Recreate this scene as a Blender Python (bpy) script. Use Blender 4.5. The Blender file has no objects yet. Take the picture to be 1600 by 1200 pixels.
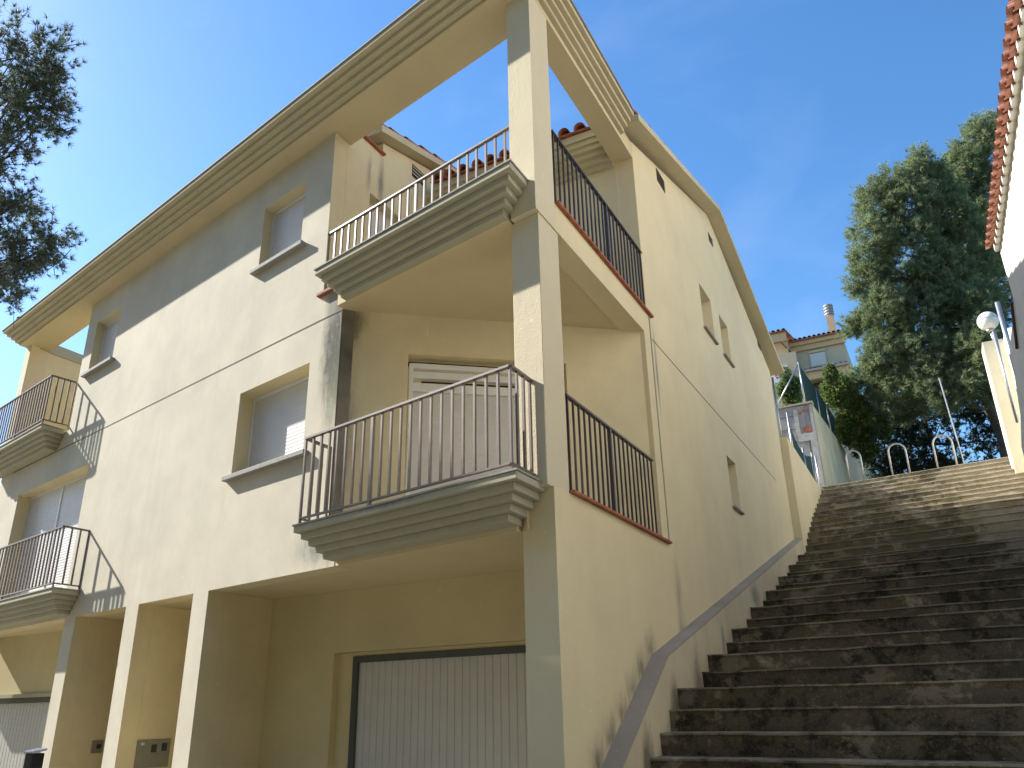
import bpy, bmesh, math, random
from mathutils import Vector, Matrix
random.seed(7)
R_ = math.radians
scene = bpy.context.scene
C = scene.collection

# ------------------------------------------------------------------ camera
cd = bpy.data.cameras.new("camera")
cam = bpy.data.objects.new("camera", cd)
C.objects.link(cam)
cam.matrix_world = Matrix((
    (0.88468605, 0.18872539, 0.42627845, 0.0),
    (0.46583087, -0.32212223, -0.82415949, 0.0),
    (-0.01822606, 0.92769607, -0.37289115, 0.0),
    (0, 0, 0, 1)))
cd.sensor_width = 36.0
cd.lens = 28.383
cd.clip_start = 0.05
cd.clip_end = 2000
scene.camera = cam

# ------------------------------------------------------------------ sky, sun, exposure
SUN = Vector((-0.8131, -0.047, 0.5802)).normalized()
w = bpy.data.worlds.new("World")
scene.world = w
w.use_nodes = True
nt = w.node_tree
bg = nt.nodes["Background"]
sky = nt.nodes.new("ShaderNodeTexSky")
sky.sky_type = 'NISHITA'
sky.sun_disc = False
sky.sun_elevation = math.asin(SUN.z)
sky.sun_rotation = math.atan2(SUN.x, SUN.y)
sky.altitude = 60
sky.air_density = 1.0
sky.dust_density = 0.4
sky.ozone_density = 2.2
hs = nt.nodes.new("ShaderNodeHueSaturation")
hs.inputs["Saturation"].default_value = 1.24
hs.inputs["Value"].default_value = 1.52
nt.links.new(sky.outputs[0], hs.inputs["Color"])
# thin wisps of high cloud
tc = nt.nodes.new("ShaderNodeTexCoord")
mp_ = nt.nodes.new("ShaderNodeMapping"); mp_.inputs["Scale"].default_value = (2.2, 3.2, 5.0)
nz = nt.nodes.new("ShaderNodeTexNoise"); nz.inputs["Scale"].default_value = 1.6; nz.inputs["Detail"].default_value = 7; nz.inputs["Distortion"].default_value = 0.6
rp = nt.nodes.new("ShaderNodeValToRGB"); rp.color_ramp.elements[0].position = 0.57; rp.color_ramp.elements[1].position = 1.0; rp.color_ramp.elements[1].color = (0.3, 0.3, 0.3, 1)
hs2 = nt.nodes.new("ShaderNodeHueSaturation"); hs2.inputs["Saturation"].default_value = 0.55; hs2.inputs["Value"].default_value = 1.35
mxs = nt.nodes.new("ShaderNodeMix"); mxs.data_type = 'RGBA'
nt.links.new(tc.outputs["Generated"], mp_.inputs[0]); nt.links.new(mp_.outputs[0], nz.inputs["Vector"])
nt.links.new(nz.outputs["Fac"], rp.inputs[0]); nt.links.new(rp.outputs[0], mxs.inputs[0])
nt.links.new(hs.outputs[0], hs2.inputs["Color"]); nt.links.new(hs.outputs[0], mxs.inputs[6]); nt.links.new(hs2.outputs[0], mxs.inputs[7])
nt.links.new(mxs.outputs[2], bg.inputs[0])
bg.inputs[1].default_value = 0.075
sl = bpy.data.lights.new("sun", 'SUN')
sl.energy = 5.0
sl.angle = R_(0.53)
sl.color = (1.0, 0.96, 0.90)
so = bpy.data.objects.new("sun", sl)
C.objects.link(so)
so.rotation_euler = SUN.to_track_quat('Z', 'Y').to_euler()
scene.view_settings.view_transform = 'Standard'
scene.view_settings.look = 'None'
scene.view_settings.gamma = 1.0
scene.view_settings.exposure = 1.28

# ------------------------------------------------------------------ coordinates
# s runs along the street front (0 = corner with the stairs, negative to the left),
# w runs away from the street along the side wall, z is up; the camera is at 0,0,0
US, UW = 0.9738, -0.22735
def P(s, w_, z=0.0):
    return Vector((-2.7 + US * s, 5.855 + UW * s + w_, z))
def P2(s, w_):
    return (-2.7 + US * s, 5.855 + UW * s + w_)

# ------------------------------------------------------------------ materials
MAT = {}
def newmat(name):
    m = bpy.data.materials.new(name)
    m.use_nodes = True
    nt = m.node_tree
    b = nt.nodes["Principled BSDF"]
    return m, nt, b
def N(nt, t, **kw):
    n = nt.nodes.new(t)
    for k, v in kw.items():
        setattr(n, k, v)
    return n
def L(nt, a, b): nt.links.new(a, b)
def mathn(nt, op, a, b=None, clamp=False):
    n = N(nt, "ShaderNodeMath", operation=op, use_clamp=clamp)
    for i, v in enumerate((a, b)):
        if v is None: continue
        if isinstance(v, (int, float)): n.inputs[i].default_value = v
        else: L(nt, v, n.inputs[i])
    return n.outputs[0]
def ramp(nt, fac, stops):
    r = N(nt, "ShaderNodeValToRGB")
    els = r.color_ramp.elements
    while len(els) < len(stops): els.new(0.5)
    for e, (p, c) in zip(els, stops):
        e.position = p
        e.color = (*c, 1) if len(c) == 3 else c
    L(nt, fac, r.inputs[0])
    return r.outputs[0]
def noise(nt, vec, scale, detail=4, rough=0.6, dist=0.0):
    n = N(nt, "ShaderNodeTexNoise")
    n.inputs["Scale"].default_value = scale
    n.inputs["Detail"].default_value = detail
    n.inputs["Roughness"].default_value = rough
    n.inputs["Distortion"].default_value = dist
    if vec is not None: L(nt, vec, n.inputs["Vector"])
    return n.outputs["Fac"]
def worldpos(nt):
    g = N(nt, "ShaderNodeNewGeometry")
    return g.outputs["Position"]
def scaled(nt, vec, sc, off=(0, 0, 0)):
    m = N(nt, "ShaderNodeMapping")
    m.inputs["Scale"].default_value = sc
    m.inputs["Location"].default_value = off
    L(nt, vec, m.inputs["Vector"])
    return m.outputs[0]
def mix(nt, fac, a, b):
    n = N(nt, "ShaderNodeMix", data_type='RGBA')
    if isinstance(fac, (int, float)): n.inputs[0].default_value = fac
    else: L(nt, fac, n.inputs[0])
    for i, v in ((6, a), (7, b)):
        if isinstance(v, (tuple, list)): n.inputs[i].default_value = (*v[:3], 1)
        else: L(nt, v, n.inputs[i])
    return n.outputs[2]
def bump(nt, b, h, strength=0.3, dist=0.01):
    n = N(nt, "ShaderNodeBump")
    n.inputs["Strength"].default_value = strength
    n.inputs["Distance"].default_value = dist
    L(nt, h, n.inputs["Height"])
    L(nt, n.outputs[0], b.inputs["Normal"])

def stain_mask(nt, pos, c, r, power=1.0):
    """soft ellipsoid round c with radii r: 1 in the middle, 0 outside"""
    s = N(nt, "ShaderNodeVectorMath", operation='SUBTRACT')
    L(nt, pos, s.inputs[0]); s.inputs[1].default_value = c
    d = N(nt, "ShaderNodeVectorMath", operation='DIVIDE')
    L(nt, s.outputs[0], d.inputs[0]); d.inputs[1].default_value = r
    l = N(nt, "ShaderNodeVectorMath", operation='LENGTH')
    L(nt, d.outputs[0], l.inputs[0])
    return mathn(nt, 'MULTIPLY', mathn(nt, 'SUBTRACT', 1.0, l.outputs["Value"], True), power, True)

def stucco(name, col, var=0.06, streak=0.18, bumps=0.35, grain=160.0, stains=(), rough=0.9, white_specks=False):
    m, nt, b = newmat(name)
    pos = worldpos(nt)
    n1 = noise(nt, pos, 0.9, 5, 0.65)
    dark = tuple(c * (1 - var * 2.2) for c in col)
    lite = tuple(min(1, c * (1 + var)) for c in col)
    base = ramp(nt, n1, [(0.3, dark), (0.7, lite)])
    st = noise(nt, scaled(nt, pos, (2.6, 2.6, 0.22)), 1.0, 5, 0.6)
    base = mix(nt, mathn(nt, 'MULTIPLY', ramp(nt, st, [(0.52, (0, 0, 0)), (0.82, (1, 1, 1))]), streak), base,
               tuple(c * 0.62 for c in col))
    spk = ramp(nt, noise(nt, pos, 19, 2, 0.4), [(0.735, (0, 0, 0)), (0.76, (1, 1, 1))])
    base = mix(nt, mathn(nt, 'MULTIPLY', spk, 0.35), base, tuple(min(1, c * 1.4) for c in col))
    fine = noise(nt, pos, grain, 3, 0.7)
    base = mix(nt, mathn(nt, 'MULTIPLY', fine, 0.14), base, tuple(c * 0.7 for c in col))
    if stains:
        mn = noise(nt, scaled(nt, pos, (9, 9, 2.2)), 1.3, 8, 0.75, 0.5)
        mn2 = noise(nt, pos, 22, 4, 0.7)
        for (c, r, pw, scol) in stains:
            mk = stain_mask(nt, pos, c, r, pw)
            e = mathn(nt, 'ADD', mk, mathn(nt, 'MULTIPLY', mathn(nt, 'SUBTRACT', mn, 0.5), 1.9))
            e = mathn(nt, 'MULTIPLY', e, mathn(nt, 'ADD', 0.6, mathn(nt, 'MULTIPLY', mn2, 0.7)))
            e = mathn(nt, 'MULTIPLY', ramp(nt, e, [(0.1, (0, 0, 0)), (0.95, (1, 1, 1))]), mathn(nt, 'MULTIPLY', mk, 1.5, True))
            base = mix(nt, e, base, scol)
    L(nt, base, b.inputs["Base Color"])
    b.inputs["Roughness"].default_value = rough
    b.inputs["Specular IOR Level"].default_value = 0.25
    h = mathn(nt, 'ADD', noise(nt, pos, grain, 3, 0.6), mathn(nt, 'MULTIPLY', noise(nt, pos, 6, 3, 0.5), 0.6))
    bump(nt, b, h, bumps, 0.006)
    return m

CREAM = (0.72, 0.62, 0.39)  # house paint lifted and yellowed for shaded faces: bounce light in the colour
FRONT_CREAM = (0.615, 0.56, 0.43)  # the same paint, toned for the sunlit, bleached front
MOLD = (0.085, 0.085, 0.062)
GREY = (0.26, 0.25, 0.21)
def ps(s, w_, z): return tuple(P(s, w_, z))
MAT['front'] = stucco('cream_stucco_front', FRONT_CREAM, var=0.075, streak=0.24, stains=[
    (ps(-2.98, 0, 3.9), (0.42, 0.5, 1.3), 1.7, MOLD),
    (ps(-3.02, 0, 3.1), (0.30, 0.4, 1.0), 0.7, (0.3, 0.31, 0.19)),
    (ps(-3.15, 0, 4.5), (0.2, 0.4, 0.5), 1.2, GREY),
    (ps(-3.0, 0, 1.62), (0.8, 0.4, 0.34), 1.3, GREY),
    (ps(-5.1, 0, 2.35), (0.10, 0.3, 0.5), 0.35, GREY),
    (ps(-3.45, 0, 2.35), (0.10, 0.3, 0.5), 0.35, GREY),
    (ps(-4.9, 0, 5.2), (0.08, 0.3, 0.5), 0.3, GREY),
    (ps(-3.75, 0, 5.2), (0.08, 0.3, 0.5), 0.3, GREY)])
MAT['loggia'] = stucco('cream_stucco_loggia', CREAM, stains=[
    ((-5.50, 6.66, 4.2), (0.22, 0.25, 0.5), 1.2, (0.25, 0.215, 0.13)),
    ((-5.50, 6.66, 3.0), (0.16, 0.16, 1.6), 0.8, (0.30, 0.26, 0.18))])
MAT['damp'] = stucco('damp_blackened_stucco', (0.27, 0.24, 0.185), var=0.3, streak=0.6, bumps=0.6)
MAT['terrace'] = stucco('cream_stucco_terrace', CREAM, stains=[
    ((-5.96, 7.35, 6.9), (0.2, 0.09, 0.62), 0.8, (0.36, 0.31, 0.23)),
    ((-5.96, 7.62, 6.9), (0.2, 0.12, 0.72), 1.0, (0.28, 0.24, 0.19))])
MAT['side'] = stucco('cream_stucco_side', CREAM, var=0.04, streak=0.12, bumps=0.22, stains=[
    (ps(0, 3.42, 1.2), (0.5, 0.24, 0.8), 0.8, (0.38, 0.33, 0.24)),
    (ps(0, 3.45, 0.6), (0.5, 0.34, 0.5), 1.0, (0.22, 0.19, 0.14)),
    (ps(0, 0.75, -0.42), (0.5, 0.34, 0.30), 0.85, (0.22, 0.19, 0.14)),
    (ps(0, 1.05, -0.23), (0.5, 0.34, 0.30), 0.85, (0.22, 0.19, 0.14)),
    (ps(0, 1.35, -0.05), (0.5, 0.34, 0.30), 0.85, (0.22, 0.19, 0.14)),
    (ps(0, 1.65, 0.14), (0.5, 0.34, 0.30), 0.85, (0.22, 0.19, 0.14)),
    (ps(0, 1.95, 0.33), (0.5, 0.34, 0.30), 0.85, (0.22, 0.19, 0.14)),
    (ps(0, 2.25, 0.52), (0.5, 0.34, 0.30), 0.85, (0.22, 0.19, 0.14)),
    (ps(0, 3.36, 3.9), (0.4, 0.07, 0.9), 1.2, (0.3, 0.26, 0.2))])
MAT['low'] = stucco('cream_stucco_stair_wall', (0.60, 0.52, 0.355), var=0.08, streak=0.5, stains=[
    (ps(0.17, 3.3, 0.2), (0.5, 0.3, 0.7), 1.0, (0.24, 0.2, 0.15)),
    (ps(0.17, 2.4, -0.1), (0.5, 0.25, 0.5), 1.4, (0.17, 0.15, 0.1)),
    (ps(0.17, 1.5, -0.5), (0.5, 0.25, 0.5), 1.3, (0.17, 0.15, 0.1)),
    (ps(0.17, 4.6, 0.75), (0.5, 0.15, 0.4), 1.0, GREY),
    (ps(0.17, 6.9, 1.5), (0.5, 0.5, 0.28), 1.2, GREY)])
MAT['ledge'] = stucco('grey_cement_ledge', (0.36, 0.325, 0.28), var=0.1, streak=0.1)
MAT['pillar_smooth'] = stucco('pillar_stucco', CREAM, var=0.03, streak=0.1, bumps=0.3)
MAT['pillar'] = stucco('rough_pillar_stucco', (0.665, 0.585, 0.405), var=0.03, streak=0.1, bumps=0.7, grain=60)
MAT['cornice'] = stucco('cornice_stucco', (0.55, 0.49, 0.325), var=0.05, streak=0.12, bumps=0.2)
MAT['mould'] = stucco('moulding_stucco', (0.43, 0.405, 0.295), var=0.05, streak=0.12, bumps=0.2, stains=[
    (ps(-1.6, -0.44, 1.72), (1.7, 0.3, 0.05), 1.0, (0.2, 0.2, 0.16)),
    (ps(-1.6, -0.44, 4.65), (1.7, 0.3, 0.05), 1.0, (0.25, 0.22, 0.2))])
MAT['soffit'] = stucco('soffit_stucco', (0.64, 0.54, 0.33), var=0.04, streak=0.05, bumps=0.15)
MAT['garage_wall'] = stucco('garage_recess_stucco', (0.63, 0.54, 0.31), var=0.05, streak=0.1)
MAT['yellow'] = stucco('far_wall_yellow', (0.62, 0.56, 0.36), var=0.1, streak=0.6)
MAT['housewall'] = stucco('far_house_wall', (0.52, 0.45, 0.32), var=0.05, streak=0.2)
MAT['housewarm'] = stucco('far_house_wall_warm', (0.62, 0.44, 0.26), var=0.05, streak=0.2)

def plain(name, col, rough=0.6, metal=0.0, var=0.1, scale=8, bumpv=0.0, spec=0.4):
    m, nt, b = newmat(name)
    pos = worldpos(nt)
    n1 = noise(nt, pos, scale, 4, 0.65)
    base = ramp(nt, n1, [(0.3, tuple(c * (1 - var) for c in col)), (0.7, tuple(min(1, c * (1 + var)) for c in col))])
    L(nt, base, b.inputs["Base Color"])
    b.inputs["Roughness"].default_value = rough
    b.inputs["Metallic"].default_value = metal
    b.inputs["Specular IOR Level"].default_value = spec
    if bumpv: bump(nt, b, noise(nt, pos, scale * 8, 3), bumpv, 0.005)
    MAT[name] = m
    return m
plain('rail_paint', (0.16, 0.122, 0.10), 0.42, 0.0, 0.15, 14)
plain('rail_paint_dark', (0.06, 0.045, 0.04), 0.45, 0.0, 0.15, 14)
plain('shutter', (0.60, 0.585, 0.56), 0.45, 0, 0.04, 3)
plain('window_frame_white', (0.72, 0.72, 0.70), 0.4, 0, 0.03)
plain('joint', (0.13, 0.125, 0.10), 0.9)
plain('sill', (0.30, 0.29, 0.255), 0.85, 0, 0.15, 20, 0.3)
plain('garage_door', (0.54, 0.53, 0.49), 0.5, 0, 0.04, 3)
plain('garage_frame', (0.075, 0.08, 0.072), 0.5)
plain('dark_gap', (0.015, 0.015, 0.015), 0.9)
plain('vent_slat', (0.14, 0.12, 0.10), 0.6)
plain('meter_box', (0.22, 0.215, 0.17), 0.5, 0, 0.08)
plain('meter_dark', (0.03, 0.03, 0.03), 0.3)
plain('galvanised', (0.45, 0.45, 0.44), 0.38, 0.85, 0.12, 18)
plain('rail_steel', (0.50, 0.48, 0.44), 0.35, 0.6, 0.25, 12)
plain('globe', (0.82, 0.80, 0.70), 0.22, 0, 0.04, 9, spec=0.5)
plain('black_metal', (0.012, 0.012, 0.014), 0.35)
plain('pale_cap', (0.55, 0.56, 0.58), 0.5)
plain('gutter', (0.42, 0.34, 0.31), 0.5)
plain('sign_white', (0.78, 0.80, 0.82), 0.5)
plain('sign_red', (0.55, 0.07, 0.06), 0.5)
plain('sign_blue', (0.08, 0.16, 0.45), 0.5)
plain('brown_pipe', (0.10, 0.055, 0.04), 0.5)
plain('bark', (0.12, 0.09, 0.065), 0.95, 0, 0.45, 9, 0.9)
plain('mesh_green', (0.010, 0.045, 0.036), 0.8, 0, 0.3, 30)
plain('pale_render', (0.46, 0.43, 0.38), 0.95, 0, 0.2, 9, 0.4)
plain('cowl_grey', (0.30, 0.30, 0.30), 0.6)
plain('vent_dark', (0.10, 0.085, 0.065), 0.8)
plain('block', (0.33, 0.315, 0.29), 0.95, 0, 0.15, 12, 0.4)
plain('brick_red', (0.45, 0.15, 0.08), 0.9, 0, 0.2, 25, 0.4)
plain('ground_asphalt', (0.22, 0.20, 0.16), 0.95, 0, 0.15, 6, 0.3)
plain('hill_soil', (0.10, 0.10, 0.05), 1.0, 0, 0.4, 1.5, 0.5)

def terracotta(name, col):
    m, nt, b = newmat(name)
    pos = worldpos(nt)
    n1 = noise(nt, pos, 9, 5, 0.7)
    base = ramp(nt, n1, [(0.25, tuple(c * 0.45 for c in col)), (0.5, col), (0.75, tuple(min(1, c * 1.35) for c in col))])
    sp = ramp(nt, noise(nt, pos, 45, 3), [(0.6, (0, 0, 0)), (0.7, (1, 1, 1))])
    base = mix(nt, mathn(nt, 'MULTIPLY', sp, 0.4), base, (0.12, 0.1, 0.08))
    L(nt, base, b.inputs["Base Color"])
    b.inputs["Roughness"].default_value = 0.85
    bump(nt, b, noise(nt, pos, 60, 3), 0.3, 0.004)
    MAT[name] = m
terracotta('terracotta', (0.34, 0.115, 0.065))
terracotta('terracotta_bright', (0.36, 0.16, 0.105))
terracotta('tile_cap', (0.26, 0.10, 0.06))

# ribbed white render of the neighbour
def ribbed():
    m, nt, b = newmat('ribbed_white_render')
    pos = worldpos(nt)
    n1 = noise(nt, pos, 3, 4, 0.6)
    base = ramp(nt, n1, [(0.3, (0.66, 0.63, 0.57)), (0.7, (0.74, 0.71, 0.65))])
    w_ = N(nt, "ShaderNodeTexWave", wave_type='BANDS', bands_direction='Y')
    w_.inputs["Scale"].default_value = 1.6
    w_.inputs["Distortion"].default_value = 0.5
    w_.inputs["Detail Scale"].default_value = 2
    L(nt, scaled(nt, pos, (1, 5, 0.15)), w_.inputs["Vector"])
    base = mix(nt, mathn(nt, 'MULTIPLY', w_.outputs["Fac"], 0.3), base, (0.45, 0.42, 0.38))
    L(nt, base, b.inputs["Base Color"])
    b.inputs["Roughness"].default_value = 0.85
    bump(nt, b, w_.outputs["Fac"], 0.4, 0.01)
    MAT['ribbed'] = m
ribbed()
MAT['white_wall'] = stucco('white_render', (0.76, 0.73, 0.66), var=0.04, streak=0.2)
MAT['pier'] = stucco('cream_render_pier', (0.66, 0.60, 0.42), var=0.05, streak=0.2)

# stained concrete of the steps
def concrete(name, riser):
    m, nt, b = newmat(name)
    pos = worldpos(nt)
    big = noise(nt, scaled(nt, pos, (1, 0.6, 1.6)), 1.0, 7, 0.72, 0.5)
    med = noise(nt, scaled(nt, pos, (1, 1, 1.0)), 4.0, 7, 0.78, 0.3)
    fin = noise(nt, pos, 42, 4, 0.75)
    drip = noise(nt, scaled(nt, pos, (1.7, 0.9, 2.4), (3, 1, 2)), 1.0, 7, 0.72, 0.1)
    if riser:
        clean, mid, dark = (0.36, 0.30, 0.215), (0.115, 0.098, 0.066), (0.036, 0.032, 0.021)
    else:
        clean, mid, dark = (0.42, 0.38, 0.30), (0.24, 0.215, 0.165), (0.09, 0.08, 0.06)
    f = mathn(nt, 'ADD', mathn(nt, 'MULTIPLY', big, 0.55), mathn(nt, 'MULTIPLY', med, 0.45))
    sep = N(nt, "ShaderNodeSeparateXYZ"); L(nt, pos, sep.inputs[0])
    # the right-hand side up the flight is washed cleaner
    cx = mathn(nt, 'MULTIPLY', mathn(nt, 'SUBTRACT', sep.outputs[0], 0.45), 0.6, True)
    cy = mathn(nt, 'MULTIPLY', mathn(nt, 'SUBTRACT', sep.outputs[1], 12.0), 0.3, True)
    wash = mathn(nt, 'MULTIPLY', cx, cy)
    f = mathn(nt, 'ADD', f, mathn(nt, 'MULTIPLY', wash, 0.36))
    upper = mathn(nt, 'MULTIPLY', mathn(nt, 'SUBTRACT', sep.outputs[1], 15.0), 0.045, True)
    f = mathn(nt, 'ADD', f, mathn(nt, 'MULTIPLY', upper, 0.3))
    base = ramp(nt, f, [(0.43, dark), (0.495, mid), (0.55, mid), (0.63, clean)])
    # bare patches where the black crust has come off
    pat = ramp(nt, mathn(nt, 'ADD', mathn(nt, 'MULTIPLY', drip, 0.75), mathn(nt, 'MULTIPLY', med, 0.25)), [(0.55, (0, 0, 0)), (0.585, (1, 1, 1))])
    base = mix(nt, mathn(nt, 'MULTIPLY', pat, 0.42), base, clean)
    base = mix(nt, mathn(nt, 'MULTIPLY', ramp(nt, fin, [(0.55, (0, 0, 0)), (0.72, (1, 1, 1))]), 0.4), base, clean)
    # moss
    mo = noise(nt, pos, 2.3, 5, 0.7)
    my = mathn(nt, 'MULTIPLY', mathn(nt, 'SUBTRACT', sep.outputs[1], 15.0), 0.3, True)
    mo = mathn(nt, 'MULTIPLY', ramp(nt, mo, [(0.46, (0, 0, 0)), (0.62, (1, 1, 1))]), mathn(nt, 'MULTIPLY', my, 0.55))
    base = mix(nt, mo, base, (0.17, 0.145, 0.045))
    L(nt, base, b.inputs["Base Color"])
    b.inputs["Roughness"].default_value = 0.93
    b.inputs["Specular IOR Level"].default_value = 0.2
    h = mathn(nt, 'ADD', fin, mathn(nt, 'MULTIPLY', med, 2.0))
    bump(nt, b, h, 0.7, 0.015)
    MAT[name] = m
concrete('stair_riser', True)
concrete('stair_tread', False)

def foliage(name, cols, rough=0.6):
    m, nt, b = newmat(name)
    pos = worldpos(nt)
    n1 = noise(nt, pos, 1.1, 4, 0.7)
    oi = N(nt, "ShaderNodeNewGeometry")
    f = mathn(nt, 'ADD', mathn(nt, 'MULTIPLY', n1, 0.7), mathn(nt, 'MULTIPLY', oi.outputs["Random Per Island"], 0.3))
    base = ramp(nt, f, [(0.3, cols[0]), (0.52, cols[1]), (0.74, cols[2])])
    L(nt, base, b.inputs["Base Color"])
    b.inputs["Roughness"].default_value = rough
    b.inputs["Specular IOR Level"].default_value = 0.35
    tr = N(nt, "ShaderNodeBsdfTranslucent")
    L(nt, base, tr.inputs[0])
    ms = N(nt, "ShaderNodeMixShader")
    ms.inputs[0].default_value = 0.4
    L(nt, b.outputs[0], ms.inputs[1]); L(nt, tr.outputs[0], ms.inputs[2])
    L(nt, ms.outputs[0], nt.nodes["Material Output"].inputs[0])
    MAT[name] = m
foliage('pine_needles', [(0.11, 0.15, 0.07), (0.22, 0.275, 0.13), (0.34, 0.39, 0.20)])
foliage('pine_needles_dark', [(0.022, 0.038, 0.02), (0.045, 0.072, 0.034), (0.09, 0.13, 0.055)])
foliage('pine_needles_blue', [(0.07, 0.105, 0.075), (0.15, 0.195, 0.14), (0.26, 0.30, 0.22)])
foliage('shrub_leaves', [(0.045, 0.07, 0.018), (0.11, 0.16, 0.04), (0.21, 0.26, 0.07)])
foliage('shrub_leaves_pale', [(0.06, 0.10, 0.03), (0.14, 0.20, 0.06), (0.30, 0.34, 0.14)])

# ------------------------------------------------------------------ object helpers
def tag(o, label=None, cat=None, group=None, kind=None):
    if label: o['label'] = label
    if cat: o['category'] = cat
    if group: o['group'] = group
    if kind: o['kind'] = kind
    return o
def empty(name, loc, label, cat, group=None):
    o = bpy.data.objects.new(name, None)
    C.objects.link(o)
    o.location = loc
    o.empty_display_size = 0.2
    return tag(o, label, cat, group)

class MB:
    def __init__(self):
        self.v = []; self.f = []
    def face(self, pts):
        n = len(self.v)
        self.v += [tuple(p) for p in pts]
        self.f.append(tuple(range(n, n + len(pts))))
    def prism(self, poly, vec):
        """poly: list of 3D points, extruded by vec"""
        vec = Vector(vec); n = len(self.v); k = len(poly)
        self.v += [tuple(p) for p in poly] + [tuple(Vector(p) + vec) for p in poly]
        self.f.append(tuple(range(n, n + k))[::-1])
        self.f.append(tuple(range(n + k, n + 2 * k)))
        for i in range(k):
            j = (i + 1) % k
            self.f.append((n + i, n + j, n + k + j, n + k + i))
        return self
    def plan(self, poly2, z0, z1):
        return self.prism([(x, y, z0) for x, y in poly2], (0, 0, z1 - z0))
    def swbox(self, s0, s1, w0, w1, z0, z1):
        return self.plan([P2(s0, w0), P2(s1, w0), P2(s1, w1), P2(s0, w1)], z0, z1)
    def box(self, x0, x1, y0, y1, z0, z1):
        return self.plan([(x0, y0), (x1, y0), (x1, y1), (x0, y1)], z0, z1)
    def bar(self, a, b, wx, wz, up=(0, 0, 1)):
        """box beam from a to b, width wx (sideways) and wz (towards up)"""
        a = Vector(a); b = Vector(b); d = (b - a).normalized()
        up = Vector(up)
        if abs(d.dot(up)) > 0.99: up = Vector((UW, -US, 0))
        sd = d.cross(up).normalized(); u = sd.cross(d).normalized()
        q = [a + sd * sx * wx / 2 + u * su * wz / 2 for sx, su in ((-1, -1), (1, -1), (1, 1), (-1, 1))]
        return self.prism(q, b - a)
    def tube(self, pts, r, n=10, r1=None, cap=True):
        pts = [Vector(p) for p in pts]; k = len(pts)
        base = len(self.v); prev = None
        for i, p in enumerate(pts):
            d = (pts[min(i + 1, k - 1)] - pts[max(i - 1, 0)]).normalized()
            if prev is None:
                a = d.orthogonal().normalized()
            else:
                a = (prev - d * prev.dot(d)).normalized()
            prev = a; b_ = d.cross(a)
            rr = r if r1 is None else r + (r1 - r) * i / (k - 1)
            for j in range(n):
                t = 2 * math.pi * j / n
                self.v.append(tuple(p + (a * math.cos(t) + b_ * math.sin(t)) * rr))
        for i in range(k - 1):
            for j in range(n):
                j2 = (j + 1) % n
                self.f.append((base + i * n + j, base + i * n + j2, base + (i + 1) * n + j2, base + (i + 1) * n + j))
        if cap:
            self.f.append(tuple(base + j for j in range(n))[::-1])
            self.f.append(tuple(base + (k - 1) * n + j for j in range(n)))
        return self
    def build(self, name, mat, parent=None, bevel=0.0, smooth=False, weld=True, recalc=True):
        me = bpy.data.meshes.new(name)
        me.from_pydata(self.v, [], self.f)
        if weld or recalc:
            bm = bmesh.new(); bm.from_mesh(me)
            if weld: bmesh.ops.remove_doubles(bm, verts=bm.verts, dist=0.0004)
            if recalc: bmesh.ops.recalc_face_normals(bm, faces=bm.faces)
            bm.to_mesh(me); bm.free()
        if isinstance(mat, str): mat = MAT[mat]
        me.materials.append(mat)
        if smooth:
            for p in me.polygons: p.use_smooth = True
        o = bpy.data.objects.new(name, me)
        C.objects.link(o)
        if parent is not None:
            o.parent = parent
            loc = Vector((0, 0, 0)); q = parent
            while q is not None:
                loc += q.location; q = q.parent
            # vertices are given in world space: shift them into the parent's frame
            me.transform(Matrix.Translation(-loc))
        if bevel:
            md = o.modifiers.new("bevel", 'BEVEL')
            md.width = bevel; md.segments = 2; md.limit_method = 'ANGLE'; md.angle_limit = R_(50)
        return o

def grid_wall(mb, fmap, As, Bs, solid, depth):
    """solid cells of a grid, front face at t=0 and back face at t=depth, with reveals"""
    As = sorted(set(As)); Bs = sorted(set(Bs))
    na, nb = len(As) - 1, len(Bs) - 1
    S = [[solid((As[i] + As[i + 1]) / 2, (Bs[j] + Bs[j + 1]) / 2) for j in range(nb)] for i in range(na)]
    def q(a0, b0, a1, b1, t0, t1):
        mb.face([fmap(a0, b0, t0), fmap(a1, b1, t0), fmap(a1, b1, t1), fmap(a0, b0, t1)])
    for i in range(na):
        for j in range(nb):
            if not S[i][j]: continue
            a0, a1, b0, b1 = As[i], As[i + 1], Bs[j], Bs[j + 1]
            for t in (0, depth):
                mb.face([fmap(a0, b0, t), fmap(a1, b0, t), fmap(a1, b1, t), fmap(a0, b1, t)])
            if i == 0 or not S[i - 1][j]: q(a0, b0, a0, b1, 0, depth)
            if i == na - 1 or not S[i + 1][j]: q(a1, b0, a1, b1, 0, depth)
            if j == 0 or not S[i][j - 1]: q(a0, b0, a1, b0, 0, depth)
            if j == nb - 1 or not S[i][j + 1]: q(a0, b1, a1, b1, 0, depth)

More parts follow.
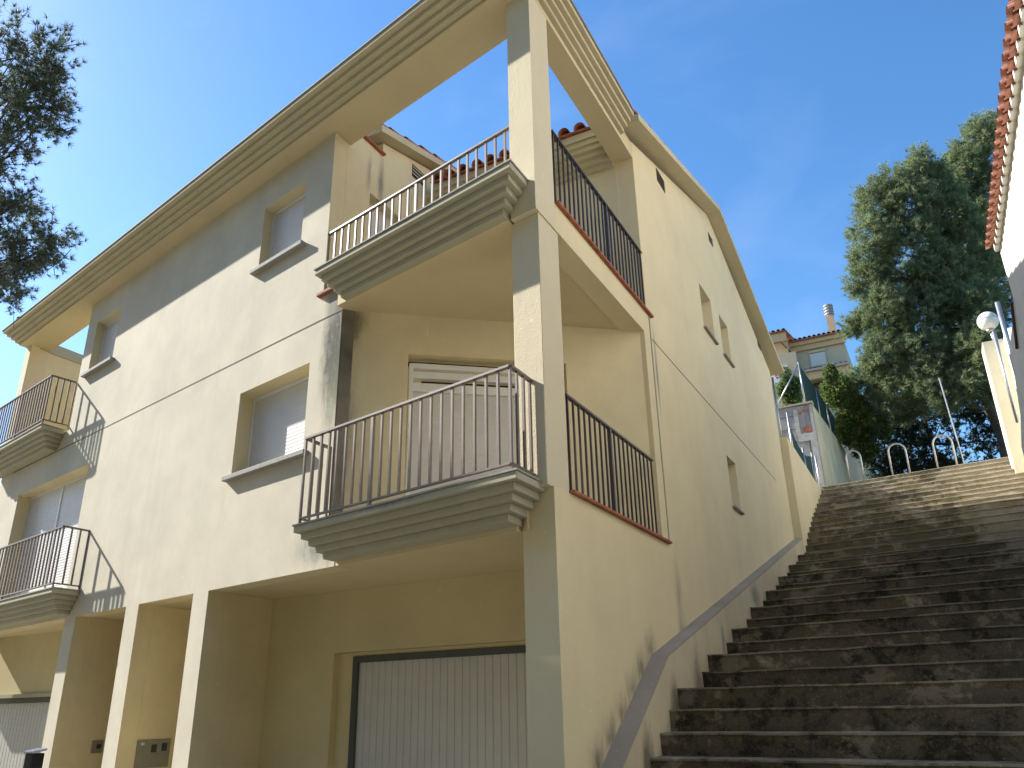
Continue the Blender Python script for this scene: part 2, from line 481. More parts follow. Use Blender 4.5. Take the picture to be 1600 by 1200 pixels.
def shutter(name, o3, ux, width, height, nout, parent, mat='shutter', slat=0.045):
    """roller shutter: o3 lower corner, ux unit sideways, nout outward normal"""
    mb = MB(); o3 = Vector(o3); ux = Vector(ux); nout = Vector(nout)
    n = int(height / slat); sh = height / n
    prof = []
    for i in range(n):
        z = i * sh
        prof += [(0.0, z), (0.0028, z + sh * 0.14), (0.0036, z + sh * 0.5), (0.0028, z + sh * 0.88)]
    prof.append((0.0, height))
    for (d0, z0), (d1, z1) in zip(prof, prof[1:]):
        a = o3 + nout * d0 + Vector((0, 0, z0)); b = o3 + nout * d1 + Vector((0, 0, z1))
        mb.face([a, a + ux * width, b + ux * width, b])
    mb.face([o3 - nout * 0.02, o3 + ux * width - nout * 0.02, o3 + ux * width + Vector((0, 0, height)) - nout * 0.02, o3 + Vector((0, 0, height)) - nout * 0.02])
    return mb.build(name, mat, parent, recalc=False)

UV = Vector((US, UW, 0)).normalized()           # along the front
NF = Vector((UW, -US, 0)).normalized()          # out of the front, towards the street

# ================================================================== GROUND
def struct(o): return tag(o, kind='structure')
g = MB()
g.face([(-400, -400, -1.58), (400, -400, -1.58), (400, 23.0, -1.58), (-400, 23.0, -1.58)])
struct(g.build('ground', 'ground_asphalt'))
g = MB()
KP = -0.15
g.plan([(-2.6, 24.35), (2.5, 24.35 + KP * 5.1), (2.5, 27), (-2.6, 27)], 5.2, 5.646)
struct(g.build('path', 'stair_tread'))
# hillside that climbs behind the row
g = MB()
ys = [27, 30, 36, 44, 54, 70, 100, 170, 400]
hz = [5.6, 6.2, 7.4, 9.0, 11.0, 13.5, 16, 18, 20]
xs = [-400, -150, -60, -25, -12, -4, 4, 12, 25, 60, 150, 400]
for i in range(len(ys) - 1):
    for j in range(len(xs) - 1):
        def hh(a, b): return hz[b] + (0.6 * math.sin(a * 1.3 + b) if b > 1 else 0)
        g.face([(xs[j], ys[i], hh(xs[j], i)), (xs[j + 1], ys[i], hh(xs[j + 1], i)),
                (xs[j + 1], ys[i + 1], hh(xs[j + 1], i + 1)), (xs[j], ys[i + 1], hh(xs[j], i + 1))])
struct(g.build('hill', 'hill_soil', smooth=True))
# unseen bank added behind the camera, holding sky light off the front
g = MB()
ys = [-6.6, -8, -10.5, -15, -35, -120]
hz = [-1.6, 6.0, 14.0, 19.0, 24.0, 26.0]
for i in range(len(ys) - 1):
    for j in range(30):
        x0, x1 = -60 + 5 * j, -55 + 5 * j
        def hh(a, b): return hz[b] + (0.9 * math.sin(a * 0.9 + b * 2) if b > 0 else 0)
        g.face([(x0, ys[i], hh(x0, i)), (x1, ys[i], hh(x1, i)), (x1, ys[i + 1], hh(x1, i + 1)), (x0, ys[i + 1], hh(x0, i + 1))])
struct(g.build('sky_block_bank', 'hill_soil', smooth=True))

# ================================================================== THE HOUSE
H = empty('terraced_house', P(-5, 3, -1.58), 'cream stucco terraced house with stepped cornice, corner balconies and garages beside the stairs', 'house')

# ---- front wall --------------------------------------------------
F_open = [  # s0,s1,z0,z1, recess depth
    (-4.90, -3.93, 5.60, 6.61, 0.17),
    (-4.99, -3.51, 2.72, 3.83, 0.24),
    (-10.20, -9.26, 5.59, 6.61, 0.17),
    (-12.36, -9.41, 1.80, 3.80, 0.24)]
def f_solid(s, z):
    for a, b, c, d, _ in F_open:
        if a < s < b and c < z < d: return False
    if z > 4.64: return -10.57 < s < -3.35
    if z > 1.37: return -13.5 < s < (-2.95 if z > 1.72 else -2.80)
    return (-5.55 < s < -5.20) or (-7.30 < s < -6.94) or (-9.25 < s < -8.89) or (-13.5 < s < -13.15)
As = [-13.5, -13.15, -12.36, -10.57, -10.2, -9.41, -9.26, -9.25, -8.89, -7.3, -6.94, -5.55, -5.2, -4.99, -4.9, -3.93, -3.51, -3.35, -2.95, -2.80]
Bs = [-1.6, 1.37, 1.72, 1.8, 2.72, 3.8, 3.83, 4.64, 5.59, 5.60, 6.61, 7.095]
mb = MB(); grid_wall(mb, lambda a, b, t: P(a, t, b), As, Bs, f_solid, 0.26)
fw = mb.build('front_wall', 'front', H)
fw.data.materials.append(MAT['loggia'])          # reveals and piers take the same paint's copy with bounce light coloured in
for p_ in fw.data.polygons:
    if abs(p_.normal.dot(NF)) < 0.5: p_.material_index = 1
mb = MB(); mb.prism([P(-12.9, -0.002, 4.323), P(-2.96, -0.002, 4.323), P(-2.96, -0.002, 4.337), P(-12.9, -0.002, 4.337)], NF * 0.002)
mb.build('wall_joint', 'joint', H)

def window(a, b, c, d, dep, sill=True, leaves=1, inset=0.0):
    fr = MB()
    w0 = dep
    t = 0.045
    for (s0, s1, z0, z1) in ((a, a + t, c, d), (b - t, b, c, d), (a + t, b - t, d - t, d), (a + t, b - t, c, c + t)):
        fr.swbox(s0, s1, w0 - 0.015, w0 + 0.06, z0, z1)
    if leaves == 2:
        fr.swbox((a + b) / 2 - 0.03, (a + b) / 2 + 0.03, w0 - 0.02, w0 + 0.06, c + t, d - t)
    f = fr.build('window', 'window_frame_white', H, bevel=0.004)
    if leaves == 1:
        shutter('shutter', P(a + t, w0, c + t), UV, (b - a - 2 * t), d - c - 2 * t, NF, f)
    else:
        m = (a + b) / 2
        shutter('shutter', P(a + t, w0, c + t), UV, m - 0.03 - a - t, d - c - 2 * t, NF, f)
        shutter('shutter', P(m + 0.03, w0, c + t), UV, b - t - m - 0.03, d - c - 2 * t, NF, f)
    MB().swbox(a - 0.0, b + 0.0, w0 + 0.065, w0 + 0.09, c, d).build('backing', 'dark_gap', f)
    if sill:
        MB().swbox(a - 0.09, b + 0.11, -0.085, w0 - 0.016, c - 0.055, c + 0.004).build('sill', 'sill', f, bevel=0.006)
    return f
window(*F_open[0]); window(*F_open[1]); window(*F_open[2])
window(*F_open[3], sill=False, leaves=2)

# ---- soffits between the floors ------------------------------------
MB().plan([P2(-13.48, 0.005), P2(-2.81, 0.005), P2(-0.36, 0.005), P2(-0.36, 0.09), (-2.96, 5.95), (-2.96, 10), (-15.8, 12)], 1.372, 1.69).build('first_floor', 'soffit', H)
MB().plan([(-5.56, 6.54), P2(-2.94, -0.1), P2(-0.34, -0.1), P2(-0.34, 0.3), (-2.95, 6.1), (-2.95, 9.5), (-5.9, 9.5), (-5.9, 6.7)], 4.335, 4.62).build('terrace_floor', 'soffit', H)
MB().plan([P2(-13.4, 0.02), P2(-10.6, 0.02), (-12.8, 12), (-15.8, 12)], 4.34, 4.62).build('terrace_floor', 'soffit', H)

# ---- garage level ---------------------------------------------------
gw = MB()
# back wall of the right recess, with the door opening
g1 = Vector((-8.0, 8.14, 0)); g2 = Vector((-2.8, 7.655, 0)); gd = (g2 - g1).normalized(); gn = Vector((gd.y, -gd.x, 0))
def gmap(a, b, t): return g1 + gd * a - gn * t + Vector((0, 0, b))
aL = (Vector((-6.61, 8.01, 0)) - g1).length
aR = 4.85
grid_wall(gw, gmap, [0, aL, aR, 5.22], [-1.6, 0.655, 1.371], lambda a, b: not (aL < a < aR and b < 0.655), 0.2)
# side walls of the recesses (jambs running back from the front piers)
for s in (-5.20, -6.94, -8.89):
    x0, y0 = P2(s, 0.262)
    MB().box(x0 - 0.33, x0, y0, 10.4 if s < -6 else 8.2, -1.6, 1.371).build('recess_side_wall', 'loggia', H)
gw.box(-15.9, -7.6, 10.3, 10.5, -1.6, 1.371)
gw.build('garage_wall', 'garage_wall', H)
gdoor = MB()
for k in range(46):
    a0 = aL + 0.30 + k * 0.10
    if a0 + 0.1 > aR: break
    q = [gmap(a0, -1.6, 0.13), gmap(a0 + 0.008, -1.6, 0.142), gmap(a0 + 0.012, -1.6, 0.13), gmap(a0 + 0.1, -1.6, 0.13), gmap(a0 + 0.1, -1.6, 0.17), gmap(a0, -1.6, 0.17)]
    gdoor.prism(q, (0, 0, 2.135))
gd_o = gdoor.build('garage_door', 'garage_door', H)
fr = MB()
fr.prism([gmap(aL + 0.225, -1.6, 0.09), gmap(aL + 0.30, -1.6, 0.09), gmap(aL + 0.30, -1.6, 0.19), gmap(aL + 0.225, -1.6, 0.19)], (0, 0, 2.21))
fr.prism([gmap(aL + 0.30, 0.535, 0.09), gmap(aR, 0.535, 0.09), gmap(aR, 0.535, 0.19), gmap(aL + 0.30, 0.535, 0.19)], (0, 0, 0.075))
fr.build('door_frame', 'garage_frame', gd_o)
MB().prism([gmap(aL + 0.0, -1.6, 0.10), gmap(aL + 0.22, -1.6, 0.10), gmap(aL + 0.22, -1.6, 0.2), gmap(aL, -1.6, 0.2)], (0, 0, 2.25)).prism(
    [gmap(aL + 0.22, 0.612, 0.10), gmap(aR, 0.612, 0.10), gmap(aR, 0.612, 0.2), gmap(aL + 0.22, 0.612, 0.2)], (0, 0, 0.04)).build('door_surround', 'garage_wall', H)
# left unit's garage
lg = MB()
lg.plan([(-15.9, 9.40), (-11.55, 9.02), (-11.55, 9.22), (-15.9, 9.60)], 0.33, 1.371)
lg.build('garage_wall', 'garage_wall', H)
lgd = MB()
for k in range(44):
    x = -15.85 + k * 0.1
    y = 9.54 - (x + 15.9) * 0.0873
    if x > -11.6: break
    lgd.plan([(x, y), (x + 0.008, y + 0.012), (x + 0.012, y), (x + 0.1, y - 0.0087), (x + 0.1, y + 0.04), (x, y + 0.04)], -1.6, 0.24)
lo = lgd.build('garage_door', 'garage_door', H)
MB().plan([(-15.9, 9.50), (-11.55, 9.12), (-11.55, 9.24), (-15.9, 9.62)], 0.24, 0.33).build('door_frame', 'garage_frame', lo)
MB().plan([(-15.9, 9.36), (-11.55, 8.98), (-11.55, 9.015), (-15.9, 9.395)], 0.33, 0.385).build('lintel_trim', 'mould', H)
# meter boxes on the inner faces of the piers
mx = P2(-6.94, 0)[0]
b_ = MB().box(mx - 0.02, mx + 0.028, 7.71, 8.22, -0.62, -0.285).build('meter_box', 'meter_box', H, bevel=0.006)
MB().box(mx + 0.024, mx + 0.033, 7.92, 8.0, -0.44, -0.345).build('meter_window', 'meter_dark', b_)
MB().box(mx + 0.024, mx + 0.033, 8.08, 8.16, -0.43, -0.335).build('meter_window', 'meter_dark', b_)
MB().box(mx + 0.024, mx + 0.034, 7.75, 7.80, -0.35, -0.32).build('lock', 'pale_cap', b_)
mx = P2(-8.89, 0)[0]
b_ = MB().box(mx - 0.02, mx + 0.025, 8.48, 8.66, -0.49, -0.32).build('intercom', 'meter_box', H, bevel=0.006)
MB().box(mx + 0.022, mx + 0.031, 8.55, 8.62, -0.43, -0.37).build('buttons', 'meter_dark', b_)

# ---- corner pillar --------------------------------------------------
MB().swbox(-0.305, 0.0, -0.085, 0.355, 4.326, 7.044).build('pillar', 'pillar', H)
MB().swbox(-0.34, -0.012, -0.015, 0.43, 1.70, 4.325).build('pillar', 'pillar', H, bevel=0.006)
MB().swbox(-0.345, 0.0, 0.085, 0.5, -1.6, 1.711).build('pillar', 'pillar_smooth', H)

# ---- side wall ------------------------------------------------------
S_open = [(6.30, 7.05, 5.79, 6.62), (7.61, 8.24, 5.80, 6.60), (6.82, 7.41, 2.89, 3.72)]
vents = [(4.30, 4.70, 7.42, 7.66), (7.58, 7.87, 8.14, 8.33), (11.50, 11.85, 7.5, 7.66)]
BK = 12.66
def s_solid(y, z):
    for a, b, c, d in S_open:
        if a < y < b and c < z < d: return False
    if y < 0.5 and z < 1.712: return False
    if y < 0.355: return False
    if y < 2.97: return z < 1.712 or 4.325 < z < 4.64
    if y < 3.13: return z < 4.64
    return z < 7.18
def smap(a, b, t): return Vector((-2.7 - t, 5.855 + a, b))
mb = MB()
grid_wall(mb, smap, [0.355, 0.5, 2.97, 3.13, 6.30, 6.82, 7.05, 7.41, 7.61, 8.24, BK], [-1.6, 1.712, 2.89, 3.72, 4.325, 4.64, 5.79, 5.80, 6.60, 6.62, 7.18], s_solid, 0.25)
def rake(w_):   # underside height of the verge over the side wall
    return 7.18 + (w_ - 2.72) * 0.3188 if w_ < 7.74 else 8.78 - (w_ - 7.74) * 0.302
mb.prism([smap(3.13, 7.18, 0), smap(BK, 7.18, 0), smap(BK, rake(BK), 0), smap(7.74, 8.79, 0), smap(3.13, rake(3.13) + 0.01, 0)], (-0.25, 0, 0))
mb.build('side_wall', 'side', H)
MB().prism([(-2.6985, 5.855 + 3.20, 4.324), (-2.6985, 5.855 + 11.3, 4.324), (-2.6985, 5.855 + 11.3, 4.336), (-2.6985, 5.855 + 3.20, 4.336)], (0.002, 0, 0)).build('wall_joint', 'joint', H)
# plaster strip where the corner pier meets the house
MB().box(-2.698, -2.690, 5.855 + 3.20, 5.855 + 3.232, 1.75, 4.62).build('plaster_bead', 'mould', H)
for (a, b, c, d) in S_open:
    f = MB()
    t = 0.04
    for (y0, y1, z0, z1) in ((a, a + t, c, d), (b - t, b, c, d), (a + t, b - t, d - t, d), (a + t, b - t, c, c + t)):
        f.box(-2.93, -2.88, 5.855 + y0, 5.855 + y1, z0, z1)
    fo = f.build('window', 'window_frame_white', H)
    shutter('shutter', (-2.90, 5.855 + a + t, c + t), (0, 1, 0), b - a - 2 * t, d - c - 2 * t, (1, 0, 0), fo)
    MB().box(-2.879, -2.65, 5.855 + a - 0.03, 5.855 + b + 0.03, c - 0.03, c + 0.004).build('sill', 'ledge', fo, bevel=0.005)
for (a, b, c, d) in vents:
    f = MB().box(-2.71, -2.697, 5.855 + a, 5.855 + b, c, d).build('vent', 'vent_dark', H)
    mb = MB()
    n = 5
    for k in range(n):
        z = c + 0.02 + k * (d - c - 0.03) / n
        mb.prism([(-2.698, 5.855 + a, z + 0.03), (-2.688, 5.855 + a, z), (-2.684, 5.855 + a, z + 0.004), (-2.696, 5.855 + a, z + 0.034)], (0, b - a, 0))
    mb.build('louvre', 'vent_slat', f)
# back wall and the far side, closing the body
MB().box(-15.8, -2.72, 5.855 + BK - 0.25, 5.855 + BK - 0.002, -1.6, 7.3).build('back_wall', 'side', H)
# corner pier inside the loggia

# ---- loggia (first floor) -------------------------------------------
d1 = Vector((-5.53, 6.60, 0)); d2 = Vector((-2.715, 8.86, 0)); dd = (d2 - d1).normalized(); dn = Vector((dd.y, -dd.x, 0))
def dmap(a, b, t): return d1 + dd * a - dn * t + Vector((0, 0, b))
ln = (d2 - d1).length
a0 = (Vector((-4.97, 7.02, 0)) - d1).length; a1 = (Vector((-3.50, 8.20, 0)) - d1).length
mb = MB()
grid_wall(mb, dmap, [0, a0, a1, ln], [1.68, 3.835, 4.34], lambda a, b: not (a0 < a < a1 and b < 3.835), 0.25)
mb.build('loggia_wall', 'loggia', H)
MB().plan([P2(-2.951, 0.004), P2(-2.93, 0.01), (-5.475, 6.635), (-5.62, 6.9), P2(-3.2, 0.2)], 1.69, 4.34).build('wall_return', 'damp', H)
dr = MB()
t = 0.05
for (a, b, z0, z1) in ((a0 + 0.02, a0 + 0.07, 1.72, 3.76), (a1 - 0.07, a1 - 0.01, 1.72, 3.76), (a0 + 0.07, a1 - 0.07, 3.70, 3.76)):
    dr.prism([dmap(a, z0, 0.09), dmap(b, z0, 0.09), dmap(b, z0, 0.17), dmap(a, z0, 0.17)], (0, 0, z1 - z0))
dr.prism([dmap(a0 + 0.07, 3.58, 0.10), dmap(a1 - 0.07, 3.58, 0.10), dmap(a1 - 0.07, 3.58, 0.17), dmap(a0 + 0.07, 3.58, 0.17)], (0, 0, 0.085))
dr.prism([dmap(a0 + 0.07, 3.42, 0.11), dmap(a1 - 0.07, 3.42, 0.11), dmap(a1 - 0.07, 3.42, 0.17), dmap(a0 + 0.07, 3.42, 0.17)], (0, 0, 0.105))
do = dr.build('balcony_door', 'window_frame_white', H, bevel=0.004)
shutter('shutter', dmap(a0 + 0.07, 1.72, 0.14), dd, a1 - a0 - 0.14, 1.70, dn, do)
MB().prism([dmap(a0 + 0.02, 3.76, 0.17), dmap(a1 - 0.01, 3.76, 0.17), dmap(a1 - 0.01, 3.76, 0.2), dmap(a0, 3.76, 0.2)], (0, 0, 0.05)).prism(
    [dmap(a0 + 0.17, 3.53, 0.155), dmap(a1 - 0.3, 3.53, 0.155), dmap(a1 - 0.3, 3.53, 0.2), dmap(a0 + 0.17, 3.53, 0.2)], (0, 0, 0.035)).build('shadow_gap', 'dark_gap', do)

# ---- terrace (second floor) -------------------------------------------
XF = -5.962
tw = MB()
y0 = 6.879
def tz(y): return 7.55 + 0.27 * (y - 7.4)
dy0, dy1, dz = 7.39, 8.18, 6.62
# inner side wall with its recessed door
tw.prism([(XF, y0, 4.60), (XF, dy0, 4.60), (XF, dy0, 7.385), (XF, y0, 7.385)], (-0.22, 0, 0))
tw.prism([(XF, dy0, dz), (XF, 7.63, dz), (XF, 7.63, 7.385), (XF, dy0, 7.385)], (-0.22, 0, 0))
tw.prism([(XF, 7.63, dz), (XF, dy1, dz), (XF, dy1, tz(dy1)), (XF, 7.63, tz(7.63))], (-0.22, 0, 0))
tw.prism([(XF, dy1, 4.6), (XF, 13.6, 4.6), (XF, 13.6, tz(13.6)), (XF, dy1, tz(dy1))], (-0.22, 0, 0))
tw.box(-9.2, XF - 0.22, 7.60, 7.8, 4.6, 7.6)
tw.build('terrace_side_wall', 'terrace', H)
tb = MB()
tb.box(XF, -2.95, 8.98, 9.2, 4.6, 7.12)
tb.box(-2.96, -2.702, 5.855 + 3.135, 9.2, 4.62, 7.12)
tb.build('terrace_back_wall', 'terrace', H)
td = MB().box(XF - 0.20, XF - 0.15, dy0, dy1, 4.62, dz).build('terrace_door', 'shutter', H)
MB().box(XF - 0.10, XF + 0.055, 6.90, 7.64, 7.386, 7.415).build('coping', 'terracotta', H, bevel=0.004)
v = MB().box(XF - 0.01, XF + 0.004, 8.36, 8.74, 7.52, 7.74).build('vent', 'dark_gap', H)
mb = MB()
for k in range(3):
    z = 7.55 + k * 0.06
    mb.prism([(XF + 0.004, 8.36, z + 0.03), (XF + 0.02, 8.36, z), (XF + 0.02, 8.36, z + 0.02), (XF + 0.006, 8.36, z + 0.045)], (0, 0.38, 0))
mb.build('louvre', 'mould', v)
# little sill where the front wall steps in below the terrace
MB().swbox(-3.42, -2.93, -0.06, 0.2, 4.642, 4.68).build('coping', 'tile_cap', H, bevel=0.004)
MB().swbox(-3.36, -2.96, 0.03, 0.3, 4.68, 4.74).build('kerb', 'mould', H)
# stepped moulding under the eaves above the terrace back wall
mb = MB()
for i in range(4):
    mb.box(XF, -2.97, 8.98 - 0.07 * (i + 1), 8.985, 6.99 + 0.065 * i, 6.99 + 0.065 * (i + 1))
mb.box(XF, -2.97, 8.98 - 0.33, 8.985, 7.25, 7.34)
mb.build('eaves_moulding', 'cornice', H)
# left unit's terrace: side wall with its beam, back wall
xl = P2(-13.2, 0)[0]
mb = MB()
mb.box(xl - 0.28, xl - 0.03, P2(-13.2, 0)[1] + 0.05, 13, 4.6, 7.05)
mb.build('terrace_side_wall', 'terrace', H)
MB().box(xl - 0.3, xl, P2(-13.2, 0)[1] + 0.1, 13, 7.05, 7.27).build('beam', 'mould', H)
MB().swbox(-13.5, -13.22, -0.085, 0.3, 4.64, 7.095).build('pillar', 'pillar', H, bevel=0.006)
x2 = P2(-10.57, 0)[0]
MB().box(x2 + 0.005, x2 + 0.2, P2(-10.57, 0)[1] + 0.26, 12, 4.64, 7.09).build('terrace_side_wall', 'terrace', H)
MB().box(xl, x2, 12.0, 12.2, 4.6, 6.9).build('terrace_back_wall', 'terrace', H)

# ---- cornice ---------------------------------------------------------
cor = MB()
zz = [7.09, 7.135, 7.195, 7.255, 7.315, 7.375]
for i in range(5):
    e = 0.062 * i
    wo = -0.25 - 0.073 * i
    so_ = 0.0 + 0.056 * i
    wend = 2.70
    cor.plan([P2(-13.5 - e, wo), P2(so_, wo), P2(so_, wend), P2(-0.29, wend), P2(-0.29, 0.32), P2(-13.5 - e, 0.32)], zz[i], zz[i + 1])
cor.build('cornice', 'cornice', H, bevel=0.007)
MB().plan([P2(-13.8, -0.56), P2(0.245, -0.56), P2(0.245, 2.70), P2(-0.29, 2.70), P2(-0.29, 0.32), P2(-13.8, 0.32)], 7.376, 7.392).build('cornice_cap', 'sill', H)
# side beam runs on to the house
MB().swbox(-0.29, -0.002, 2.70, 3.14, 7.05, 7.30).build('beam', 'soffit', H)
MB().swbox(-0.28, 0.0015, -0.249, 2.70, 7.045, 7.092).build('beam', 'soffit', H)
MB().swbox(-13.49, -0.2, -0.245, 0.315, 7.088, 7.0895).build('beam', 'soffit', H)

# ---- roofs -------------------------------------------------------------
def tile_columns(mb, x0, x1, y0, z0, y1, z1, pitch=0.23, r=0.078, step=0.40, along='x', drop=0.0):
    """barrel tiles in columns from the eave (y0,z0) to the ridge (y1,z1), columns spread along x"""
    n = max(1, int(round((x1 - x0) / pitch))); p = (x1 - x0) / n
    d = Vector((0, y1 - y0, z1 - z0)); Ld = d.length; d.normalize()
    up = Vector((0, -d.z, d.y))
    if up.z < 0: up = -up
    for i in range(n):
        x = x0 + (i + 0.5) * p
        m = int(Ld / step) + 1
        for k in range(m):
            jx = random.uniform(-.008, .008)
            a = Vector((x + jx, y0, z0)) + d * (k * step - 0.03); b = Vector((x + jx, y0, z0)) + d * min(Ld, (k + 1) * step)
            base = len(mb.v); q = 8
            for (c, rr, lift) in ((a, r * 1.12, 0.022), (b, r * 0.92, 0.0)):
                for j in range(q + 1):
                    t = math.pi * j / q
                    mb.v.append(tuple(c + Vector((1, 0, 0)) * math.cos(t) * rr + up * (math.sin(t) * rr + lift)))
            for (c, rr, lift) in ((a, r * 0.95, 0.022),):
                for j in range(q + 1):
                    t = math.pi * j / q
                    mb.v.append(tuple(c + d * 0.05 + Vector((1, 0, 0)) * math.cos(t) * rr * .9 + up * (math.sin(t) * rr * .9 + lift)))
            for j in range(q):
                mb.f.append((base + j, base + j + 1, base + q + 1 + j + 1, base + q + 1 + j))
                mb.f.append((base + j, base + 2 * (q + 1) + j, base + 2 * (q + 1) + j + 1, base + j + 1))
XO = -2.45
yr = 5.855 + 7.74
def roof(x0, x1, ye, ze, yr_, zr, yb, zb, name_fascia=True):
    """gabled slab with barrel tiles on it; ze, zr, zb are the underside heights"""
    T = 0.11
    sl = MB()
    sl.prism([(x0, ye, ze), (x0, yr_, zr), (x0, yb, zb), (x0, yb, zb + T), (x0, yr_, zr + T), (x0, ye, ze + T)], (x1 - x0, 0, 0))
    ro = sl.build('roof', 'cornice', H)
    ti = MB()
    tile_columns(ti, x0, x1, ye - 0.05, ze + T + 0.005, yr_, zr + T + 0.01)
    tile_columns(ti, x0, x1, yb + 0.05, zb + T + 0.005, yr_, zr + T + 0.01)
    # channel tiles
    ti.prism([(x0, ye - 0.06, ze + T - 0.0), (x0, yr_, zr + T), (x0, yr_, zr + T + 0.02), (x0, ye - 0.06, ze + T + 0.02)], (x1 - x0 - 0.02, 0, 0))
    ti.prism([(x0, yb + 0.06, zb + T), (x0, yr_, zr + T), (x0, yr_, zr + T + 0.02), (x0, yb + 0.06, zb + T + 0.02)], (x1 - x0 - 0.02, 0, 0))
    ti.build('roof_tiles', 'terracotta', ro, weld=False, recalc=False)
    return ro
roof(-5.75, XO, 8.60, 7.315, yr, 8.80, 19.08, 7.40)
roof(-9.3, -5.78, 7.35, 7.56, 13.6, 7.56 + 6.25 * 0.27, 19.0, 7.6)
roof(-15.9, -9.32, 11.4, 7.3, 14.6, 8.2, 19.0, 7.2)

# ---- balconies ----------------------------------------------------------
def slab(s0, s1, wf, wb, ztop, left=True, right=True):
    mb = MB()
    for i in range(5):
        e = 0.0605 * i
        z1 = ztop - 0.064 * i - (0.0 if i == 0 else 0.0)
        z0 = ztop - 0.064 * (i + 1)
        mb.swbox(s0 + (e if left else 0), s1 - (e if right else 0), wf + e, wb, z0, z1)
    return mb
def railing(parent, pts, zb, zt, bars, name='railing', mat='rail_paint', bottom=True, posts=(), barw=0.022, top=(0.042, 0.022), skip=()):
    """pts: list of (s,w) along the rail; bars: count per segment"""
    mb = MB()
    for k in range(len(pts) - 1):
        a = P(*pts[k], 0); b = P(*pts[k + 1], 0)
        mb.bar(a + Vector((0, 0, zt - 0.011)), b + Vector((0, 0, zt - 0.011)), top[0], top[1])
        if bottom:
            mb.bar(a + Vector((0, 0, zb + 0.06)), b + Vector((0, 0, zb + 0.06)), 0.035, 0.016)
        n = bars[k]
        for i in range(n + 1):
            if i == 0 and k > 0: continue
            p = a.lerp(b, i / n)
            if (k, i) in skip: continue
            wd = 0.034 if (k, i) in posts else barw
            z0 = zb if (k, i) in posts or i in (0, n) else (zb + 0.06 if bottom else zb)
            mb.bar(p + Vector((0, 0, z0)), p + Vector((0, 0, zt - 0.02)), wd, barw if wd == barw else 0.03)
    return mb.build(name, mat, parent)

def balcony(s0, s1, wf, ztop, zrail, pts, bars, posts=(), bottom=True, wb=-0.004, cap=True, left=True, right=True):
    sb = slab(s0, s1, wf, wb, ztop, left, right)
    so2 = sb.build('balcony', 'mould', H, bevel=0.006)
    if cap:
        MB().swbox(s0 - 0.012, s1 + 0.012, wf - 0.014, wb, ztop + 0.0005, ztop + 0.016).build('edge_tile', 'sill', so2)
    if pts: railing(so2, pts, ztop + 0.016, zrail, bars, posts=posts, bottom=bottom)
    return so2
# first floor, corner
balcony(-3.03, -0.09, -0.44, 1.73, 2.66, [(-2.97, -0.02), (-2.97, -0.405), (-0.16, -0.405), (-0.16, 0.08)], [3, 21, 4], posts=((1, 8),), wb=0.08)
# terrace slab edge and its rail between wall and pillar
tb_ = balcony(-3.03, -0.09, -0.44, 4.66, 5.5, None, None, wb=-0.02)
railing(tb_, [(-3.35, 0.03), (-0.30, 0.03)], 4.67, 5.545, [23], posts=((0, 12),), bottom=True)
# left unit
balcony(-13.6, -10.70, -0.44, 4.66, 5.56, [(-13.5, -0.44), (-10.68, -0.44), (-10.62, -0.005)], [22, 4], posts=((0, 12),), left=False)
balcony(-12.95, -8.88, -0.44, 1.73, 2.645, [(-12.9, -0.42), (-8.93, -0.42), (-8.93, -0.005)], [30, 3], posts=((0, 15),), left=False)
# side rails over the parapets
def siderail(w0, w1, zb, zt, n, post):
    cap = MB().box(-2.86, -2.655, 5.855 + w0, 5.855 + w1, zb - 0.03, zb).build('coping', 'terracotta', H, bevel=0.006)
    mb = MB()
    x = -2.715
    a = Vector((x, 5.855 + w0 + 0.01, zt)); b = Vector((x, 5.855 + w1 - 0.32 if zb < 3 else 5.855 + w1 - 0.13, zt))
    mb.bar(a, b, 0.042, 0.022)
    for i in range(n + 1):
        p = a.lerp(b, (i + 0.35) / (n + 0.7))
        big = i == post
        mb.bar(Vector((x, p.y, zb)), Vector((x, p.y, zt - 0.01)), 0.038 if big else 0.018, 0.036 if big else 0.018, up=(1, 0, 0))
    mb.build('railing', 'rail_paint_dark', cap)
siderail(0.42, 3.20, 1.742, 2.63, 18, 8)
siderail(0.37, 3.30, 4.67, 5.545, 22, 12)

# ================================================================== WALLS BY THE STAIRS
XS = -2.53
Y0 = 5.855 - 0.039
lw = empty('stair_side_wall', (-2.6, 9, 0), 'low stained cream wall with sloping grey top between the stairs and the house', 'wall')
pts = [(-1.6, -1.6), (-1.0, -1.6), (0.86, -0.45), (2.30, 0.445), (12.62, 3.30), (12.62, -1.6)]
lw_top = [(-1.1, -1.6), (0.86, -0.45), (2.30, 0.445), (12.70, 3.31)]
mb = MB()
mb.prism([(XS, Y0 + a, b) for a, b in ([(-1.1, -1.65)] + lw_top + [(12.70, -1.65)])], (-0.169, 0, 0))
mb.build('wall', 'low', lw)
mb = MB()
for (a, b), (c, d) in zip(lw_top, lw_top[1:]):
    mb.prism([(XS + 0.006, Y0 + a, b + 0.001), (XS + 0.006, Y0 + c, d + 0.001), (XS + 0.006, Y0 + c, d + 0.022), (XS + 0.006, Y0 + a, b + 0.022)], (-0.175, 0, 0))
mb.build('coping', 'ledge', lw)
gwall = MB().prism([(XS, Y0 + 12.701, -1.6), (XS, Y0 + 17.9, -1.6), (XS, Y0 + 17.9, 5.50), (XS, Y0 + 12.701, 5.65)], (-0.32, 0, 0)).build('garden_wall', 'side', None, bevel=0.006)
tag(gwall, 'plain cream garden wall continuing from the back corner of the house up the stairs', 'wall')

